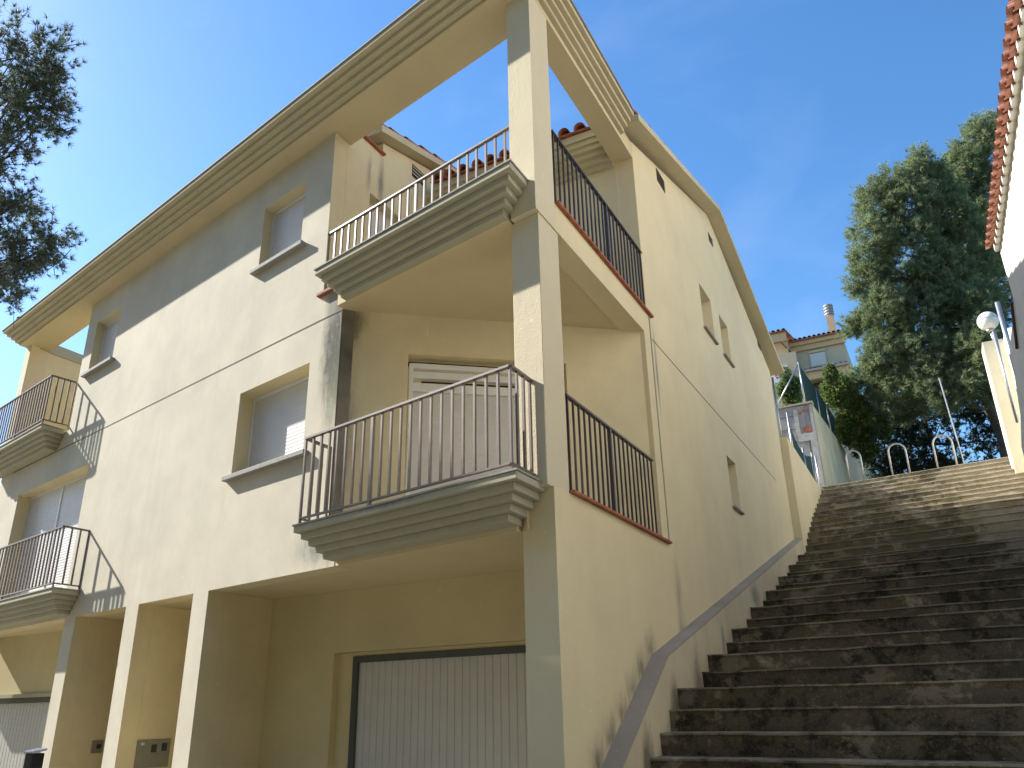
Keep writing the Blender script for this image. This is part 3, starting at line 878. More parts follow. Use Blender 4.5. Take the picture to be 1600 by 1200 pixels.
# ================================================================== STAIRS
st = empty('staircase', (0, 12, 1), 'wide stained concrete public staircase climbing between the cream house and the white building', 'staircase')
steps = [(-0.40, -1.56 + 0.0), (-0.07, -1.37), (0.25, -1.18), (0.58, -0.99), (0.90, -0.80), (1.225, -0.61), (1.55, -0.42), (1.87, -0.23), (2.20, -0.04), (2.52, 0.15),
         (3.50, 0.33), (3.78, 0.52), (4.75, 0.71), (5.10, 0.90), (6.06, 1.09), (6.41, 1.28), (7.41, 1.48), (7.72, 1.66), (8.68, 1.85), (9.04, 2.04),
         (10.00, 2.23), (10.35, 2.42), (11.30, 2.61), (11.65, 2.80), (12.62, 2.99), (12.95, 3.20), (13.30, 3.40), (13.63, 3.60), (14.04, 3.80), (14.43, 3.99),
         (14.84, 4.19), (15.25, 4.38), (15.70, 4.58), (16.17, 4.79), (16.65, 5.01), (17.16, 5.23), (17.66, 5.46), (18.02, 5.65)]
for i, (a, z) in enumerate(steps):
    nx = steps[i + 1][0] if i + 1 < len(steps) else a + 2.6
    xr = 1.60 if a < 6 else 2.42
    x0 = XS + 0.002
    K = -0.15
    def fy(x, off=0.0): return Y0 + a + off + K * (x - XS)
    mb = MB()
    zb = z - 0.55
    ov = nx - a + 0.04
    # riser block with slightly irregular nosing
    nseg = 14
    xsg = [x0 + (xr - x0) * j / nseg for j in range(nseg + 1)]
    front = [(x, fy(x, random.uniform(-.012, .006)), z + random.uniform(-.006, .004)) for x in xsg]
    for j in range(nseg):
        f0, f1 = front[j], front[j + 1]
        mb.face([(f0[0], f0[1] + 0.01, zb), (f1[0], f1[1] + 0.01, zb), f1, f0])
    mb.face([(xr, fy(xr), zb), (xr, fy(xr, ov), zb), (xr, fy(xr, ov), z), front[-1]])
    mb.face([(x0, fy(x0), zb), front[0], (x0, fy(x0, ov), z), (x0, fy(x0, ov), zb)])
    so3 = mb.build('step', 'stair_riser', st, recalc=False)
    mt = MB()
    lip = 0.013
    for j in range(nseg):
        f0, f1 = front[j], front[j + 1]
        a0_, a1_ = (f0[0], f0[1] - 0.018, f0[2] + 0.004), (f1[0], f1[1] - 0.018, f1[2] + 0.004)
        b0_, b1_ = (f0[0], f0[1] - 0.018 + random.uniform(-.001, .002), f0[2] - lip), (f1[0], f1[1] - 0.018, f1[2] - lip)
        mt.face([a0_, a1_, (f1[0], fy(f1[0], ov), z + 0.004), (f0[0], fy(f0[0], ov), z + 0.004)])
        mt.face([b0_, b1_, a1_, a0_])
        mt.face([(f0[0], f0[1] + 0.02, f0[2] - lip), (f1[0], f1[1] + 0.02, f1[2] - lip), b1_, b0_])
    mt.build('tread', 'stair_tread', so3, recalc=False)

# U shaped rails at the head of the stairs
def uarch(xa, xb, y, zb, zt, label):
    r = (xb - xa) / 2; xc = (xa + xb) / 2
    pts_ = [(xa, y, zb - 0.1), (xa, y, zt - r)]
    for k in range(1, 12):
        t = math.pi - math.pi * k / 12
        pts_.append((xc + r * math.cos(t), y - 0.02 * math.sin(t), zt - r + r * math.sin(t)))
    pts_ += [(xb, y, zt - r), (xb, y, zb - 0.1)]
    o = MB().tube(pts_, 0.027, 10).build('hoop_barrier', 'rail_steel', None, smooth=True)
    tag(o, label, 'barrier', 'bent steel tube barriers at the top of the stairs')
uarch(-1.80, -1.42, 24.3, 5.65, 6.69, 'bent steel barrier against the pale wall, leftmost of three above the stairs')
uarch(-0.68, -0.24, 24.3, 5.65, 6.71, 'bent steel barrier in the middle of the three above the stairs')
uarch(0.46, 0.93, 24.3, 5.65, 6.76, 'bent steel barrier beside the thin pale pole, rightmost of three')
o = MB().tube([(1.22, 26, 5.4), (1.05, 26, 9.0)], 0.02, 8).build('marker_pole', 'rail_steel', None)
tag(o, 'thin pale pole standing behind the rightmost hoop barrier', 'pole')

# ================================================================== WALLS AND FENCES BEYOND
yw = empty('boundary_wall', (-2.6, 26, 5.65), 'weathered yellowish boundary wall with bare block end at the top left of the stairs', 'wall')
mb = MB()
mb.prism([(-2.45, 24.2, 5.0), (-2.45, 33.4, 5.0), (-2.45, 33.4, 9.26), (-2.45, 24.2, 8.24)], (-0.25, 0, 0))
mb.build('rendered_face', 'yellow', yw)
mb = MB()
mb.box(-3.7, -2.702, 24.0, 24.25, 5.0, 8.2)
mb.box(-2.7, -2.455, 24.03, 24.199, 5.0, 8.2)
mb.build('block_end', 'block', yw)
MB().prism([(-3.72, 23.95, 8.2), (-2.42, 23.95, 8.235), (-2.42, 24.3, 8.235), (-3.72, 24.3, 8.2)], (0, 0, 0.05)).build('coping', 'mould', yw)
# patches of broken render showing brick
mb = MB()
for (x0, x1, z0, z1) in ((-2.80, -2.56, 7.38, 7.52), (-2.74, -2.6, 8.0, 8.07), (-2.86, -2.78, 7.94, 8.0)):
    mb.box(x0, x1, 24.0 - 0.012, 23.999, z0, z1)
mb.build('bare_brick', 'brick_red', yw)
mb = MB()
zc = 8.15
for k, (x0, x1, z0, z1) in enumerate(((-2.98, -2.46, 7.1, 7.33), (-2.64, -2.46, 5.6, 7.1), (-3.0, -2.88, 7.33, 8.1), (-2.54, -2.46, 7.33, 8.18))):
    mb.box(x0, x1, 23.975, 23.998, z0, z1)
mb.build('broken_render', 'pale_render', yw)
mb = MB()
for z in (5.9, 6.3, 6.7, 7.1, 7.5, 7.9):
    mb.box(-3.69, -2.99, 23.994, 23.9995, z, z + 0.02)
for i, z in enumerate((5.92, 6.32, 6.72, 7.12, 7.52)):
    for k in range(2):
        x = -3.6 + 0.4 * k + (0.2 if i % 2 else 0)
        mb.box(x, x + 0.015, 23.994, 23.9995, z, z + 0.38)
mb.build('mortar_line', 'joint', yw)

def fence(label, pts_, h, posts, slack=0.0, brace=None, bare=None):
    f = empty('mesh_fence', pts_[0], label, 'fence')
    mb = MB()
    # woven windbreak mesh: two thin skins made of close strands
    n = len(pts_) - 1
    for k in range(n):
        a = Vector(pts_[k]); b = Vector(pts_[k + 1]); d = b - a
        m = max(3, int(d.length / 0.045))
        for i in range(m):
            p = a + d * (i / m); q = a + d * ((i + 0.72) / m)
            hh = h * (1 - slack * math.sin(math.pi * ((i / m + k) / n)))
            mb.prism([p, q, q + Vector((0, 0, hh)), p + Vector((0, 0, hh))], (0.004, 0, 0))
        m2 = int(h / 0.09)
        for i in range(m2):
            z = Vector((0, 0, (i + .5) * h / m2 * (1 - slack)))
            mb.bar(a + z, b + z, 0.008, 0.03)
    mb.build('green_mesh', 'mesh_green', f, recalc=False, weld=False)
    for p, hp in posts:
        MB().tube([p, (p[0], p[1], p[2] + hp)], 0.026, 8).build('post', 'galvanised', f, smooth=True)
    if brace:
        MB().tube(brace, 0.02, 8).build('brace', 'galvanised', f, smooth=True)
    return f
fence('taut green mesh fence on steel posts along the top of the yellowish boundary wall',
      [(-2.62, 24.15, 8.25), (-2.58, 28.0, 8.66), (-2.56, 33.2, 9.2)], 1.25,
      [((-2.64, 24.1, 8.2), 1.42), ((-2.58, 27.2, 8.55), 1.25), ((-2.55, 29.8, 8.8), 1.2), ((-2.55, 32.8, 9.1), 1.2)],
      brace=[(-2.66, 24.1, 9.55), (-3.5, 24.05, 8.25)])
fence('slack green mesh fence behind the plain garden wall, below the bare block wall end',
      [(-2.72, 20.6, 5.4), (-2.66, 23.5, 5.35)], 1.15,
      [((-2.72, 18.95, 5.4), 1.9), ((-2.72, 20.55, 5.4), 1.5), ((-2.68, 22.2, 5.3), 1.1), ((-2.62, 23.5, 5.3), 1.3), ((-2.56, 23.75, 5.3), 1.25)], slack=0.25)

# ================================================================== HOUSE ON THE HILL
HH = empty('hillside_house', (-5, 62, 11), 'small beige house with tiled roof and round chimney cowl seen above the fences', 'house')
hw = MB()
hw.box(-7.1, -3.15, 60.0, 68, 10.8, 25.0)
hw.build('wall', 'housewall', HH)
hw = MB()
hw.box(-8.9, -7.0, 58.6, 66, 10.8, 25.7)
hw.build('wing_wall', 'housewarm', HH)
hw = MB()
hw.prism([(-7.12, 59.98, 24.95), (-3.0, 59.98, 24.95), (-3.0, 59.75, 25.35), (-7.12, 59.75, 25.35)], (0, 0.0, 0.001)) if False else None
mb = MB()
mb.box(-7.0, -3.05, 59.8, 60.0, 24.75, 25.15)
mb.box(-7.0, -2.95, 59.6, 60.0, 25.15, 25.45)
mb.box(-9.0, -6.95, 58.3, 58.6, 25.2, 25.9)
mb.build('eaves', 'housewarm', HH)
ti = MB()
tile_columns(ti, -7.0, -2.85, 59.4, 25.5, 64, 27.0, pitch=0.36, r=0.13, step=0.8)
tile_columns(ti, -9.1, -6.85, 58.1, 25.95, 64, 27.4, pitch=0.36, r=0.13, step=0.8)
ti.prism([(-7.0, 59.4, 25.44), (-7.0, 64, 26.95), (-7.0, 64, 27.05), (-7.0, 59.4, 25.54)], (4.12, 0, 0))
ti.prism([(-9.1, 58.1, 25.9), (-9.1, 64, 27.3), (-9.1, 64, 27.4), (-9.1, 58.1, 25.98)], (2.2, 0, 0))
ti.build('roof', 'terracotta', HH, weld=False)
# window
fo = MB()
for (x0, x1, z0, z1) in ((-5.75, -4.52, 23.3, 23.4), (-5.75, -5.68, 23.4, 24.45), (-4.59, -4.52, 23.4, 24.45)):
    fo.box(x0, x1, 59.93, 60.0, z0, z1)
fo = fo.build('window', 'housewall', HH)
shutter('shutter', (-5.68, 59.97, 23.4), (1, 0, 0), 1.09, 0.98, (0, -1, 0), fo, slat=0.09)
MB().box(-5.75, -4.52, 59.90, 59.99, 24.45, 24.62).build('lintel', 'yellow', fo)
# porch with lean-to roof and pillar
pr = MB()
tile_columns(pr, -6.25, -3.05, 58.9, 22.75, 59.98, 23.15, pitch=0.34, r=0.11, step=0.6)
pr.prism([(-6.25, 58.85, 22.66), (-6.25, 60, 23.02), (-6.25, 60, 23.12), (-6.25, 58.85, 22.76)], (3.2, 0, 0))
po = pr.build('porch_roof', 'terracotta', HH, weld=False)
MB().box(-6.3, -3.0, 58.72, 58.85, 22.58, 22.76).build('gutter', 'gutter', po)
MB().box(-6.25, -3.1, 58.95, 59.3, 22.0, 22.6).build('beam', 'housewarm', HH)
MB().box(-3.75, -3.35, 58.95, 59.3, 11, 22.0).build('pillar', 'housewall', HH)
MB().box(-6.2, -3.8, 59.9, 59.99, 20.0, 22.0).build('porch_opening', 'brown_pipe', HH)
# balcony with dark rail on the wing
bo = MB().box(-9.0, -7.3, 57.9, 58.6, 23.6, 24.1).build('balcony', 'housewarm', HH)
MB().bar((-7.35, 57.9, 25.0), (-6.6, 59.9, 24.2), 0.08, 0.08).bar((-9.0, 57.9, 25.0), (-7.35, 57.9, 25.0), 0.07, 0.07).build('railing', 'vent_slat', bo)
# chimney with metal cowl
ch = MB().box(-4.22, -3.70, 62.0, 62.6, 26.0, 28.15).build('chimney', 'housewarm', HH)
cw = MB()
for k in range(4):
    z = 28.15 + k * 0.24
    cw.tube([(-3.96, 62.3, z), (-3.96, 62.3, z + 0.12), (-3.96, 62.3, z + 0.121)], 0.30, 16)
    cw.tube([(-3.96, 62.3, z + 0.12), (-3.96, 62.3, z + 0.24)], 0.36, 16)
cw.build('cowl', 'cowl_grey', ch)
# sign on a neighbouring wall
sg = MB().box(-4.62, -3.95, 32.0, 32.04, 12.05, 12.75).build('notice_board', 'sign_white', None)
tag(sg, 'small white notice board with blue and red marks beyond the cream house', 'sign')
mk = MB()
for k, (x0, x1) in enumerate(((-4.42, -4.34), (-4.30, -4.24))):
    mk.box(x0, x1, 31.992, 31.999, 12.55, 12.66)
mk.build('blue_mark', 'sign_blue', sg)
mk = MB()
for (x0, x1, z) in ((-4.48, -4.40, 12.34), (-4.37, -4.30, 12.36), (-4.27, -4.18, 12.37), (-4.15, -4.09, 12.39), (-4.45, -4.36, 12.24), (-4.33, -4.22, 12.26)):
    mk.box(x0, x1, 31.992, 31.999, z, z + 0.07)
mk.build('red_lettering', 'sign_red', sg)
o = MB().box(-4.75, -3.55, 32.06, 34.5, 6.0, 13.3).build('outbuilding', 'housewall', None)
tag(o, 'narrow beige building end behind the notice board and the block wall', 'building')

# ================================================================== RIGHT-HAND BUILDING
RB = empty('white_building', (4, 5, -1.58), 'white ribbed building with red barrel tile eaves at the right edge', 'building')
mb = MB()
mb.plan([(1.625, 12.26), (1.806, 4.5), (9, 4.5), (9, 12.26)], -1.6, 6.0)
mb.build('wall', 'ribbed', RB)
# stepped lower part running on from its far corner
mb = MB()
mb.prism([(1.63, 12.262, 1.2), (1.63, 15.9, 1.2), (1.63, 15.9, 4.02), (1.63, 14.9, 4.3), (1.63, 13.95, 5.15), (1.63, 12.262, 5.20)], (0.3, 0, 0))
mb.build('lower_wall', 'white_wall', RB)
MB().tube([(1.60, 12.33, 5.2), (1.60, 13.0, 4.75)], 0.022, 8).build('downpipe', 'brown_pipe', RB)
def yx(y): return 1.625 + (12.26 - y) * 0.0234
et = MB(); mo = MB()
y = 12.15
while y > 4.5:
    xo = yx(y) - 0.15
    # barrel tile running down towards -x
    q = 9
    for k in range(6):
        a = Vector((xo + k * 0.38 - 0.02, y, 6.035 + k * 0.38 * 0.30)); b = Vector((xo + (k + 1) * 0.38, y, 6.035 + (k + 1) * 0.38 * 0.30))
        base = len(et.v)
        for (c, rr, lift) in ((a, 0.088, 0.02), (b, 0.075, 0.0), (a + Vector((0.05, 0, 0.0)), 0.066, 0.02)):
            for j in range(q + 1):
                t = math.pi * j / q
                et.v.append((c.x, c.y + math.cos(t) * rr, c.z + math.sin(t) * rr + lift))
        for j in range(q):
            et.f.append((base + j, base + j + 1, base + q + 1 + j + 1, base + q + 1 + j))
            et.f.append((base + j, base + 2 * (q + 1) + j, base + 2 * (q + 1) + j + 1, base + j + 1))
    # channel tile between
    a = Vector((xo + 0.02, y - 0.11, 6.06))
    base = len(et.v)
    for c in (a, a + Vector((2.2, 0, 0.66))):
        for j in range(7):
            t = math.pi + math.pi * j / 6
            et.v.append((c.x, c.y + math.cos(t) * 0.075, c.z + math.sin(t) * 0.05))
    for j in range(6):
        et.f.append((base + j, base + j + 1, base + 7 + j + 1, base + 7 + j))
    mo.prism([(yx(y) - 0.07, y + 0.085, 6.0), (yx(y) - 0.07, y - 0.085, 6.0), (yx(y) - 0.07, y - 0.05, 6.075), (yx(y) - 0.07, y + 0.05, 6.075)], (0.1, 0, 0))
    y -= 0.225
et.build('roof_tiles', 'terracotta_bright', RB, weld=False, recalc=False)
mo.build('eaves_mortar', 'white_wall', RB)
MB().plan([(1.575, 12.28), (1.757, 4.45), (9, 4.45), (9, 12.28)], 6.001, 6.03).build('eaves', 'pier', RB)
MB().prism([(1.70, 12.25, 6.04), (9, 12.25, 8.1), (9, 4.5, 8.1), (1.87, 4.5, 6.04)], (0, 0, -0.02)).build('roof_deck', 'terracotta_bright', RB)

MB().box(3.5, 9, 4.7, 12.2, 6.6, 12.2).build('bounce_storey', 'white_wall', RB)  # unseen set-back block, added to bounce sunlight onto the cream side wall
MB().box(3.4, 9.4, 4.55, 12.24, 12.2, 12.4).build('bounce_storey_roof', 'terracotta_bright', RB)  # covers the added bounce block
# retaining wall and pier on the right of the stairs
rw = MB()
rw.prism([(2.43, 12.3, -1), (2.43, 26, -1), (2.43, 26, 8.2), (2.43, 21.0, 8.2), (2.43, 16.2, 6.4), (2.43, 12.3, 4.2)], (0.25, 0, 0))
o = rw.build('retaining_wall', 'white_wall', None, bevel=0.006)
tag(o, 'bright white retaining wall on the right side of the upper stairs', 'wall')
o = MB().box(1.98, 2.425, 21.7, 22.4, 4.0, 8.25).build('wall_pier', 'pier', None, bevel=0.008)
tag(o, 'tall cream masonry pier carrying the globe lamp on the right of the stairs', 'pier')

lp = empty('street_lamp', (2.25, 22.0, 8.25), 'white globe lamp on a short steel post on the cream pier', 'lamp')
MB().tube([(2.28, 22.0, 8.25), (2.26, 22.0, 8.62)], 0.035, 10).build('post', 'galvanised', lp, smooth=True)
gl = MB()
nu, nv = 24, 16
cx, cy, cz, rr = 2.25, 22.0, 8.90, 0.245
for i in range(nv):
    t0 = math.pi * i / nv; t1 = math.pi * (i + 1) / nv
    for j in range(nu):
        p0 = 2 * math.pi * j / nu; p1 = 2 * math.pi * (j + 1) / nu
        def sp(t, p): return (cx + rr * math.sin(t) * math.cos(p), cy + rr * math.sin(t) * math.sin(p), cz + rr * math.cos(t))
        if i == 0: gl.face([sp(t0, p0), sp(t1, p0), sp(t1, p1)])
        elif i == nv - 1: gl.face([sp(t0, p0), sp(t1, p0), sp(t0, p1)])
        else: gl.face([sp(t0, p0), sp(t1, p0), sp(t1, p1), sp(t0, p1)])
gl.build('globe', 'globe', lp, smooth=True)
MB().tube([(cx, cy, 8.60), (cx, cy, 8.68)], 0.09, 14).build('collar', 'galvanised', lp, smooth=True)
gc = MB()
gc.tube([(cx + rr * 1.01 * math.cos(t * math.pi / 16), cy + rr * 1.01 * math.sin(t * math.pi / 16), cz + 0.02) for t in range(33)], 0.006, 6)
gc.build('seam', 'pale_cap', lp)

o = MB().tube([(1.79, 15.4, 4.4), (1.79, 15.4, 6.55)], 0.042, 12).build('steel_pipe', 'galvanised', None, smooth=True)
tag(o, 'galvanised vertical pipe rising highest beside the white building corner', 'pipe')
o = MB().tube([(1.99, 18.9, 5.3), (1.99, 18.9, 7.38)], 0.04, 12).build('steel_pipe', 'galvanised', None, smooth=True)
tag(o, 'galvanised vertical pipe standing right in front of the globe lamp', 'pipe')

# black post with a pale cap at the bottom left of the picture
bp = empty('entry_post', (-7.6, 5.05, -1.58), 'black metal post with a pale cap standing by the garage pier at the bottom left', 'post')
mb = MB()
mb.box(-7.71, -7.60, 5.09, 5.21, -1.6, -0.30)
bb = mb.build('body', 'black_metal', bp, bevel=0.008)
mb = MB()
for (y, z) in ((5.10, -0.45), (5.12, -0.62), (5.15, -0.45)):
    mb.box(-7.602, -7.596, y + 0.02, y + 0.04, z, z + 0.025)
mb.build('button', 'pale_cap', bb)
MB().prism([(-7.72, 5.08, -0.30), (-7.59, 5.08, -0.30), (-7.59, 5.22, -0.28), (-7.72, 5.22, -0.28)], (0, 0, 0.02)).build('cap', 'pale_cap', bp, bevel=0.005)

# ================================================================== PINES AND SHRUBS
def needle_crown(name, lobes, mat, parent, tufts, nlen=(0.10, 0.17), nw=0.010, twig=0.8, seed=1, per=11, up_bias=0.25):
    """lobes: (centre, radii, weight). Twigs grow outward in each lobe and carry needle tufts."""
    rnd = random.Random(seed)
    V = []; Fc = []; TW = MB()
    tot = sum(l[2] for l in lobes)
    for (c, r, wt) in lobes:
        c = Vector(c)
        n = int(tufts * wt / tot)
        ntw = max(4, n // 9)
        for _ in range(ntw):
            while True:
                u = Vector((rnd.uniform(-1, 1), rnd.uniform(-1, 1), rnd.uniform(-1, 1)))
                if 0.15 < u.length < 1: break
            u = u.normalized() * (u.length ** 0.45)
            out = u.normalized()
            base = c + Vector((u.x * r[0], u.y * r[1], u.z * r[2]))
            dirv = (out + Vector((rnd.gauss(0, .45), rnd.gauss(0, .45), up_bias + rnd.gauss(0, .35)))).normalized()
            tl = twig * rnd.uniform(0.5, 1.15)
            start = base - dirv * tl * 0.6
            bend = Vector((rnd.gauss(0, .15), rnd.gauss(0, .15), rnd.gauss(0.1, .15)))
            if rnd.random() < 0.5:
                TW.tube([start - dirv * tl * 0.4, start + dirv * tl * 0.5, start + dirv * tl + bend * tl * .4], 0.011 * twig, 4, 0.004, cap=False)
            for k in range(9):
                t = (k + rnd.random()) / 9
                p = start + dirv * tl * t + bend * tl * t * t * .4 + Vector((rnd.gauss(0, .09), rnd.gauss(0, .09), rnd.gauss(0, .09))) * twig
                td_ = (dirv + Vector((rnd.gauss(0, .5), rnd.gauss(0, .5), rnd.gauss(0.1, .45)))).normalized()
                for q in range(per):
                    d = (td_ * 0.9 + Vector((rnd.gauss(0, .55), rnd.gauss(0, .55), rnd.gauss(0, .55)))).normalized()
                    ln_ = rnd.uniform(*nlen)
                    sd = d.cross(Vector((rnd.gauss(0, 1), rnd.gauss(0, 1), rnd.gauss(0, 1))))
                    if sd.length < 1e-3: continue
                    sd.normalize(); sd *= nw * rnd.uniform(.7, 1.3)
                    b0 = len(V)
                    V.extend((tuple(p - sd), tuple(p + sd), tuple(p + d * ln_)))
                    Fc.append((b0, b0 + 1, b0 + 2))
    me = bpy.data.meshes.new(name)
    me.from_pydata(V, [], Fc)
    me.materials.append(MAT[mat])
    o = bpy.data.objects.new(name, me); C.objects.link(o)
    loc = parent.location
    o.parent = parent
    me.transform(Matrix.Translation(-Vector(loc)))
    if TW.v:
        TW.build('twigs', 'bark', parent, weld=False, recalc=False)
    return o
def limb(mb, a, b, r0, r1, rnd, wob=0.12, n=5):
    a = Vector(a); b = Vector(b); Ld = (b - a).length
    pts_ = []
    for i in range(n + 1):
        t = i / n
        p = a.lerp(b, t)
        if 0 < i < n: p += Vector((rnd.gauss(0, wob), rnd.gauss(0, wob), rnd.gauss(0, wob * .5))) * Ld * .15
        pts_.append(p)
    mb.tube(pts_, r0, 8, r1)
def pine(label, base, lobes, mat, tufts, trunk, seed, group=None, lr=1.0, **kw):
    t = empty('pine_tree', base, label, 'tree', group)
    rnd = random.Random(seed)
    mb = MB()
    for (a, b, r0, r1) in trunk: limb(mb, a, b, r0, r1, rnd)
    tips = [Vector(x[1]) for x in trunk]
    for (c, r, wt) in lobes:
        c = Vector(c)
        # a limb from the nearest point of the trunk into the lobe
        best = None
        for (a, b, r0, r1) in trunk:
            a = Vector(a); b = Vector(b)
            for k in range(3, 11):
                p = a.lerp(b, k / 10)
                dd_ = (p - c).length + max(0, p.z - c.z) * 1.5
                if best is None or dd_ < best[0]: best = (dd_, p)
        limb(mb, best[1], c, 0.07 * lr, 0.025 * lr, rnd, 0.2)
        for _ in range(4):
            e = c + Vector((rnd.uniform(-.8, .8) * r[0], rnd.uniform(-.8, .8) * r[1], rnd.uniform(-.3, .9) * r[2]))
            limb(mb, best[1].lerp(c, 0.7), e, 0.03 * lr, 0.008 * lr, rnd, 0.2, 4)
    mb.build('trunk', 'bark', t, smooth=True, weld=False)
    needle_crown('crown', lobes, mat, t, tufts, seed=seed, **kw)
    return t
rg = random.Random(5)
def px(x, y, Y):
    """point at depth Y seen at pixel (x, y) of the 1600 x 1200 survey frame"""
    fx, fy_, fz = x - 800, y - 600, 1261.4575
    r0 = (0.88468605, 0.46583087, -0.01822606); r1 = (-0.18872539, 0.32212223, -0.92769607); r2 = (-0.42627845, 0.82415949, 0.37289115)
    d = [fx * r0[i] + fy_ * r1[i] + fz * r2[i] for i in range(3)]
    k = Y / d[1]
    return Vector([d[i] * k for i in range(3)])
# survey of the foliage masses: pixel centre, pixel radii, distance
def lobes_dist(lst):
    return lobes_from([(x, y, rx, ry, px(x, y, 1.0).y / px(x, y, 1.0).length * D, wt) for (x, y, rx, ry, D, wt) in lst])
def lobes_from(lst):
    out = []
    for (x, y, rx, ry, Y, wt) in lst:
        c = px(x, y, Y); e = px(x + rx, y, Y); f = px(x, y - ry, Y)
        r = (e - c).length; rz = (f - c).length
        out.append((c, (r, (r + rz) * .45, rz), wt))
    return out
big = lobes_from([
    (1437, 262, 26, 26, 31, 0.6), (1400, 290, 34, 28, 30.6, 0.9), (1465, 290, 34, 34, 31.4, 1.0), (1372, 320, 34, 36, 30.4, 1.1), (1425, 330, 48, 44, 30.6, 1.7), (1362, 385, 38, 44, 30, 1.3),
    (1480, 340, 44, 44, 31.5, 1.5), (1505, 390, 50, 54, 32, 1.7), (1420, 400, 56, 54, 30.6, 2.1), (1358, 440, 34, 30, 30, 1.0), (1475, 440, 56, 50, 31, 2.0), (1530, 440, 34, 50, 32.4, 1.0),
    (1352, 500, 26, 14, 30.3, 0.4), (1332, 512, 22, 10, 30.3, 0.3), (1385, 490, 44, 38, 30, 1.5), (1440, 490, 56, 50, 30.6, 2.0), (1510, 510, 48, 54, 31.6, 1.6),
    (1385, 555, 40, 34, 30, 1.3), (1440, 560, 56, 40, 30.2, 1.9), (1500, 570, 48, 44, 31.4, 1.4), (1362, 592, 30, 26, 30.4, 0.8), (1400, 610, 40, 26, 30.2, 1.0), (1460, 600, 44, 26, 29.8, 1.1),
    (1530, 545, 30, 40, 29.6, 1.2), (1520, 600, 26, 22, 29.6, .6), (1535, 480, 28, 40, 30.2, 1.0), (1545, 600, 14, 30, 30, .4),
    (1478, 628, 24, 14, 29.5, 0.4), (1420, 640, 30, 18, 31.5, 0.5)])
tb0 = px(1580, 735, 30.8)
pine('large bushy pine with feathery green crown leaning over the top of the stairs', (tb0.x, tb0.y, 5.5), big, 'pine_needles', 40000,
     [((tb0.x, tb0.y, 5.4), tuple(px(1530, 600, 31.2)), 0.22, 0.15), (tuple(px(1530, 600, 31.2)), tuple(px(1455, 330, 31)), 0.15, 0.05)], 3, twig=0.62, nlen=(0.13, 0.24), nw=0.0095, per=13)
tall = lobes_from([
    (1530, 215, 26, 28, 34, 0.7), (1515, 265, 30, 35, 34, 1.0), (1548, 300, 32, 45, 34.5, 1.1), (1505, 310, 26, 30, 34, 0.8), (1535, 360, 40, 50, 34, 1.4), (1545, 440, 40, 55, 34, 1.4), (1530, 500, 40, 50, 34.5, 1.3), (1500, 255, 22, 30, 34, 0.8), (1490, 300, 20, 30, 34.4, 0.7), (1552, 380, 24, 50, 34.6, 1.2), (1556, 540, 20, 50, 34, 1.0), (1550, 205, 22, 24, 34.4, .6)])
pine('taller pine rising behind the large pine next to the red tiled eaves', (4.6, 34.3, 5.8), tall, 'pine_needles', 14000,
     [((4.6, 34.3, 5.6), tuple(px(1530, 230, 34.2)), 0.2, 0.04)], 11, twig=0.62, nlen=(0.13, 0.24), nw=0.010, per=13)
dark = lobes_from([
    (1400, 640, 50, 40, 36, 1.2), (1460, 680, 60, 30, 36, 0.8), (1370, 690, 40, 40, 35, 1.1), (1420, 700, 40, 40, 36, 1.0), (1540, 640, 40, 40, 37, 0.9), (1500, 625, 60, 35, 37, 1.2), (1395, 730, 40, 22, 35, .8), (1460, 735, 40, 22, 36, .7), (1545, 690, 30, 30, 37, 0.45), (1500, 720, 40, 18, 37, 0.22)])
pine('dark pine filling the gap behind the hoop barriers', (0.9, 36, 6.5), dark, 'pine_needles_dark', 8500,
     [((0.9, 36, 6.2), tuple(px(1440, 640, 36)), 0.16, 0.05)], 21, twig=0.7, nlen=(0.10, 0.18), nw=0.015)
# pine at the far left, branches only
L1 = lobes_dist([
    (25, 90, 38, 34, 9.9, 1.1), (70, 90, 26, 28, 9.8, 0.7), (85, 125, 16, 18, 9.8, 0.3), (20, 150, 40, 34, 10.0, 1.2), (65, 165, 26, 28, 9.9, 0.9), (55, 205, 24, 16, 9.9, 0.4), (10, 215, 26, 22, 10.0, 0.6),
    (5, 265, 12, 16, 10.0, 0.3), (35, 315, 20, 20, 10.2, 0.6), (10, 350, 30, 30, 10.3, 0.9), (45, 395, 30, 24, 10.2, 0.8), (85, 375, 20, 18, 10.2, 0.5), (75, 400, 22, 14, 10.2, 0.4), (15, 420, 28, 24, 10.3, 0.8), (8, 460, 22, 18, 10.3, 0.5),
    (-60, 120, 60, 70, 10.1, 1.6), (-60, 260, 60, 70, 10.2, 1.5), (-60, 390, 60, 70, 10.4, 1.6)])
pb = px(-190, 300, 3.6)
pine('pine at the far left whose needle branches hang into the sky', (pb.x, pb.y, -1.58), L1, 'pine_needles_blue', 4600,
     [((pb.x, pb.y, -1.6), (pb.x, pb.y + .2, pb.z + 3.5), 0.2, 0.06)], 31, twig=0.30, nlen=(0.045, 0.085), nw=0.0034, per=17, lr=0.3)
far = [((-25.2, 4.15, 15.0), (2.2, 0.7, 1.4), 1.4), ((-24, 3.0, 11.5), (2.4, 1.3, 2.0), 0.9), ((-27, 3.2, 11.0), (2.4, 1.4, 2.2), 0.9)]
pine('tall street pine further down the road, beyond the left edge', (-25.5, 2.6, -1.58), far, 'pine_needles_dark', 5200,
     [((-25.5, 2.6, -1.6), (-25.3, 3.6, 13.5), 0.25, 0.06)], 51, twig=0.9, nlen=(0.16, 0.28), nw=0.022)

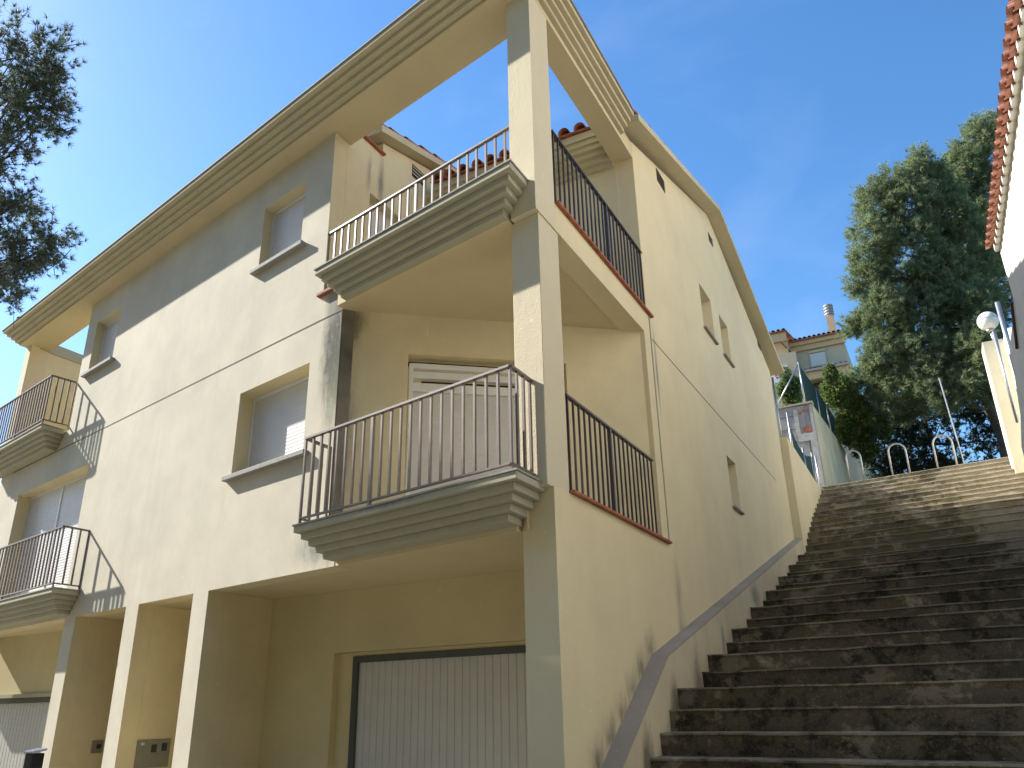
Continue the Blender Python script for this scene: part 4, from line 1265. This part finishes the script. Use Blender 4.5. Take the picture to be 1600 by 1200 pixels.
def shrub(label, lst, mat, n, seed, size=0.06):
    lb = lobes_from(lst)
    c0 = lb[0][0]
    t = empty('shrub', (c0.x, c0.y, c0.z - 1.2), label, 'shrub')
    rnd = random.Random(seed); V = []; Fc = []; st_ = MB()
    tot = sum(l[2] for l in lb)
    for (c, r, wt) in lb:
        for _ in range(4):
            e = c + Vector((rnd.uniform(-.7, .7) * r[0], rnd.uniform(-.7, .7) * r[1], rnd.uniform(0, .9) * r[2]))
            limb(st_, c - Vector((0, 0, r[2] * 1.3)), e, 0.02, 0.005, rnd, .3, 4)
        for _ in range(int(n * wt / tot)):
            while True:
                u = Vector((rnd.uniform(-1, 1), rnd.uniform(-1, 1), rnd.uniform(-1, 1)))
                if u.length < 1: break
            u *= 1 + rnd.gauss(0, .12)
            p = c + Vector((u.x * r[0], u.y * r[1], u.z * r[2]))
            a = Vector((rnd.gauss(0, 1), rnd.gauss(0, 1), rnd.gauss(0, 1))).normalized() * size * rnd.uniform(.6, 1.3)
            b = a.orthogonal().normalized() * size * .32
            k = len(V)
            V.extend((tuple(p - a * .5), tuple(p + b), tuple(p + a * .5), tuple(p - b)))
            Fc.append((k, k + 1, k + 2, k + 3))
    me = bpy.data.meshes.new('leaves'); me.from_pydata(V, [], Fc); me.materials.append(MAT[mat])
    o = bpy.data.objects.new('leaves', me); C.objects.link(o); o.parent = t
    me.transform(Matrix.Translation(-t.location))
    st_.build('stems', 'bark', t, weld=False)
shrub('dense overgrown hedge spilling over the fence on the yellowish boundary wall',
      [(1310, 610, 28, 26, 30, 1.2), (1335, 640, 30, 30, 31, 1.3), (1345, 675, 28, 28, 32, 1.2), (1322, 670, 16, 26, 31, .8), (1298, 585, 12, 16, 29, .4), (1375, 660, 20, 30, 33, .7), (1355, 705, 22, 12, 32, .5)], 'shrub_leaves', 26000, 41, 0.10)
shrub('small pale leafy bush in the corner behind the fence brace',
      [(1226, 612, 14, 18, 25.5, .8), (1240, 622, 14, 14, 25.5, .8), (1228, 588, 10, 16, 25.6, .4), (1243, 600, 8, 14, 25.6, .4)], 'shrub_leaves_pale', 3000, 43, 0.09)
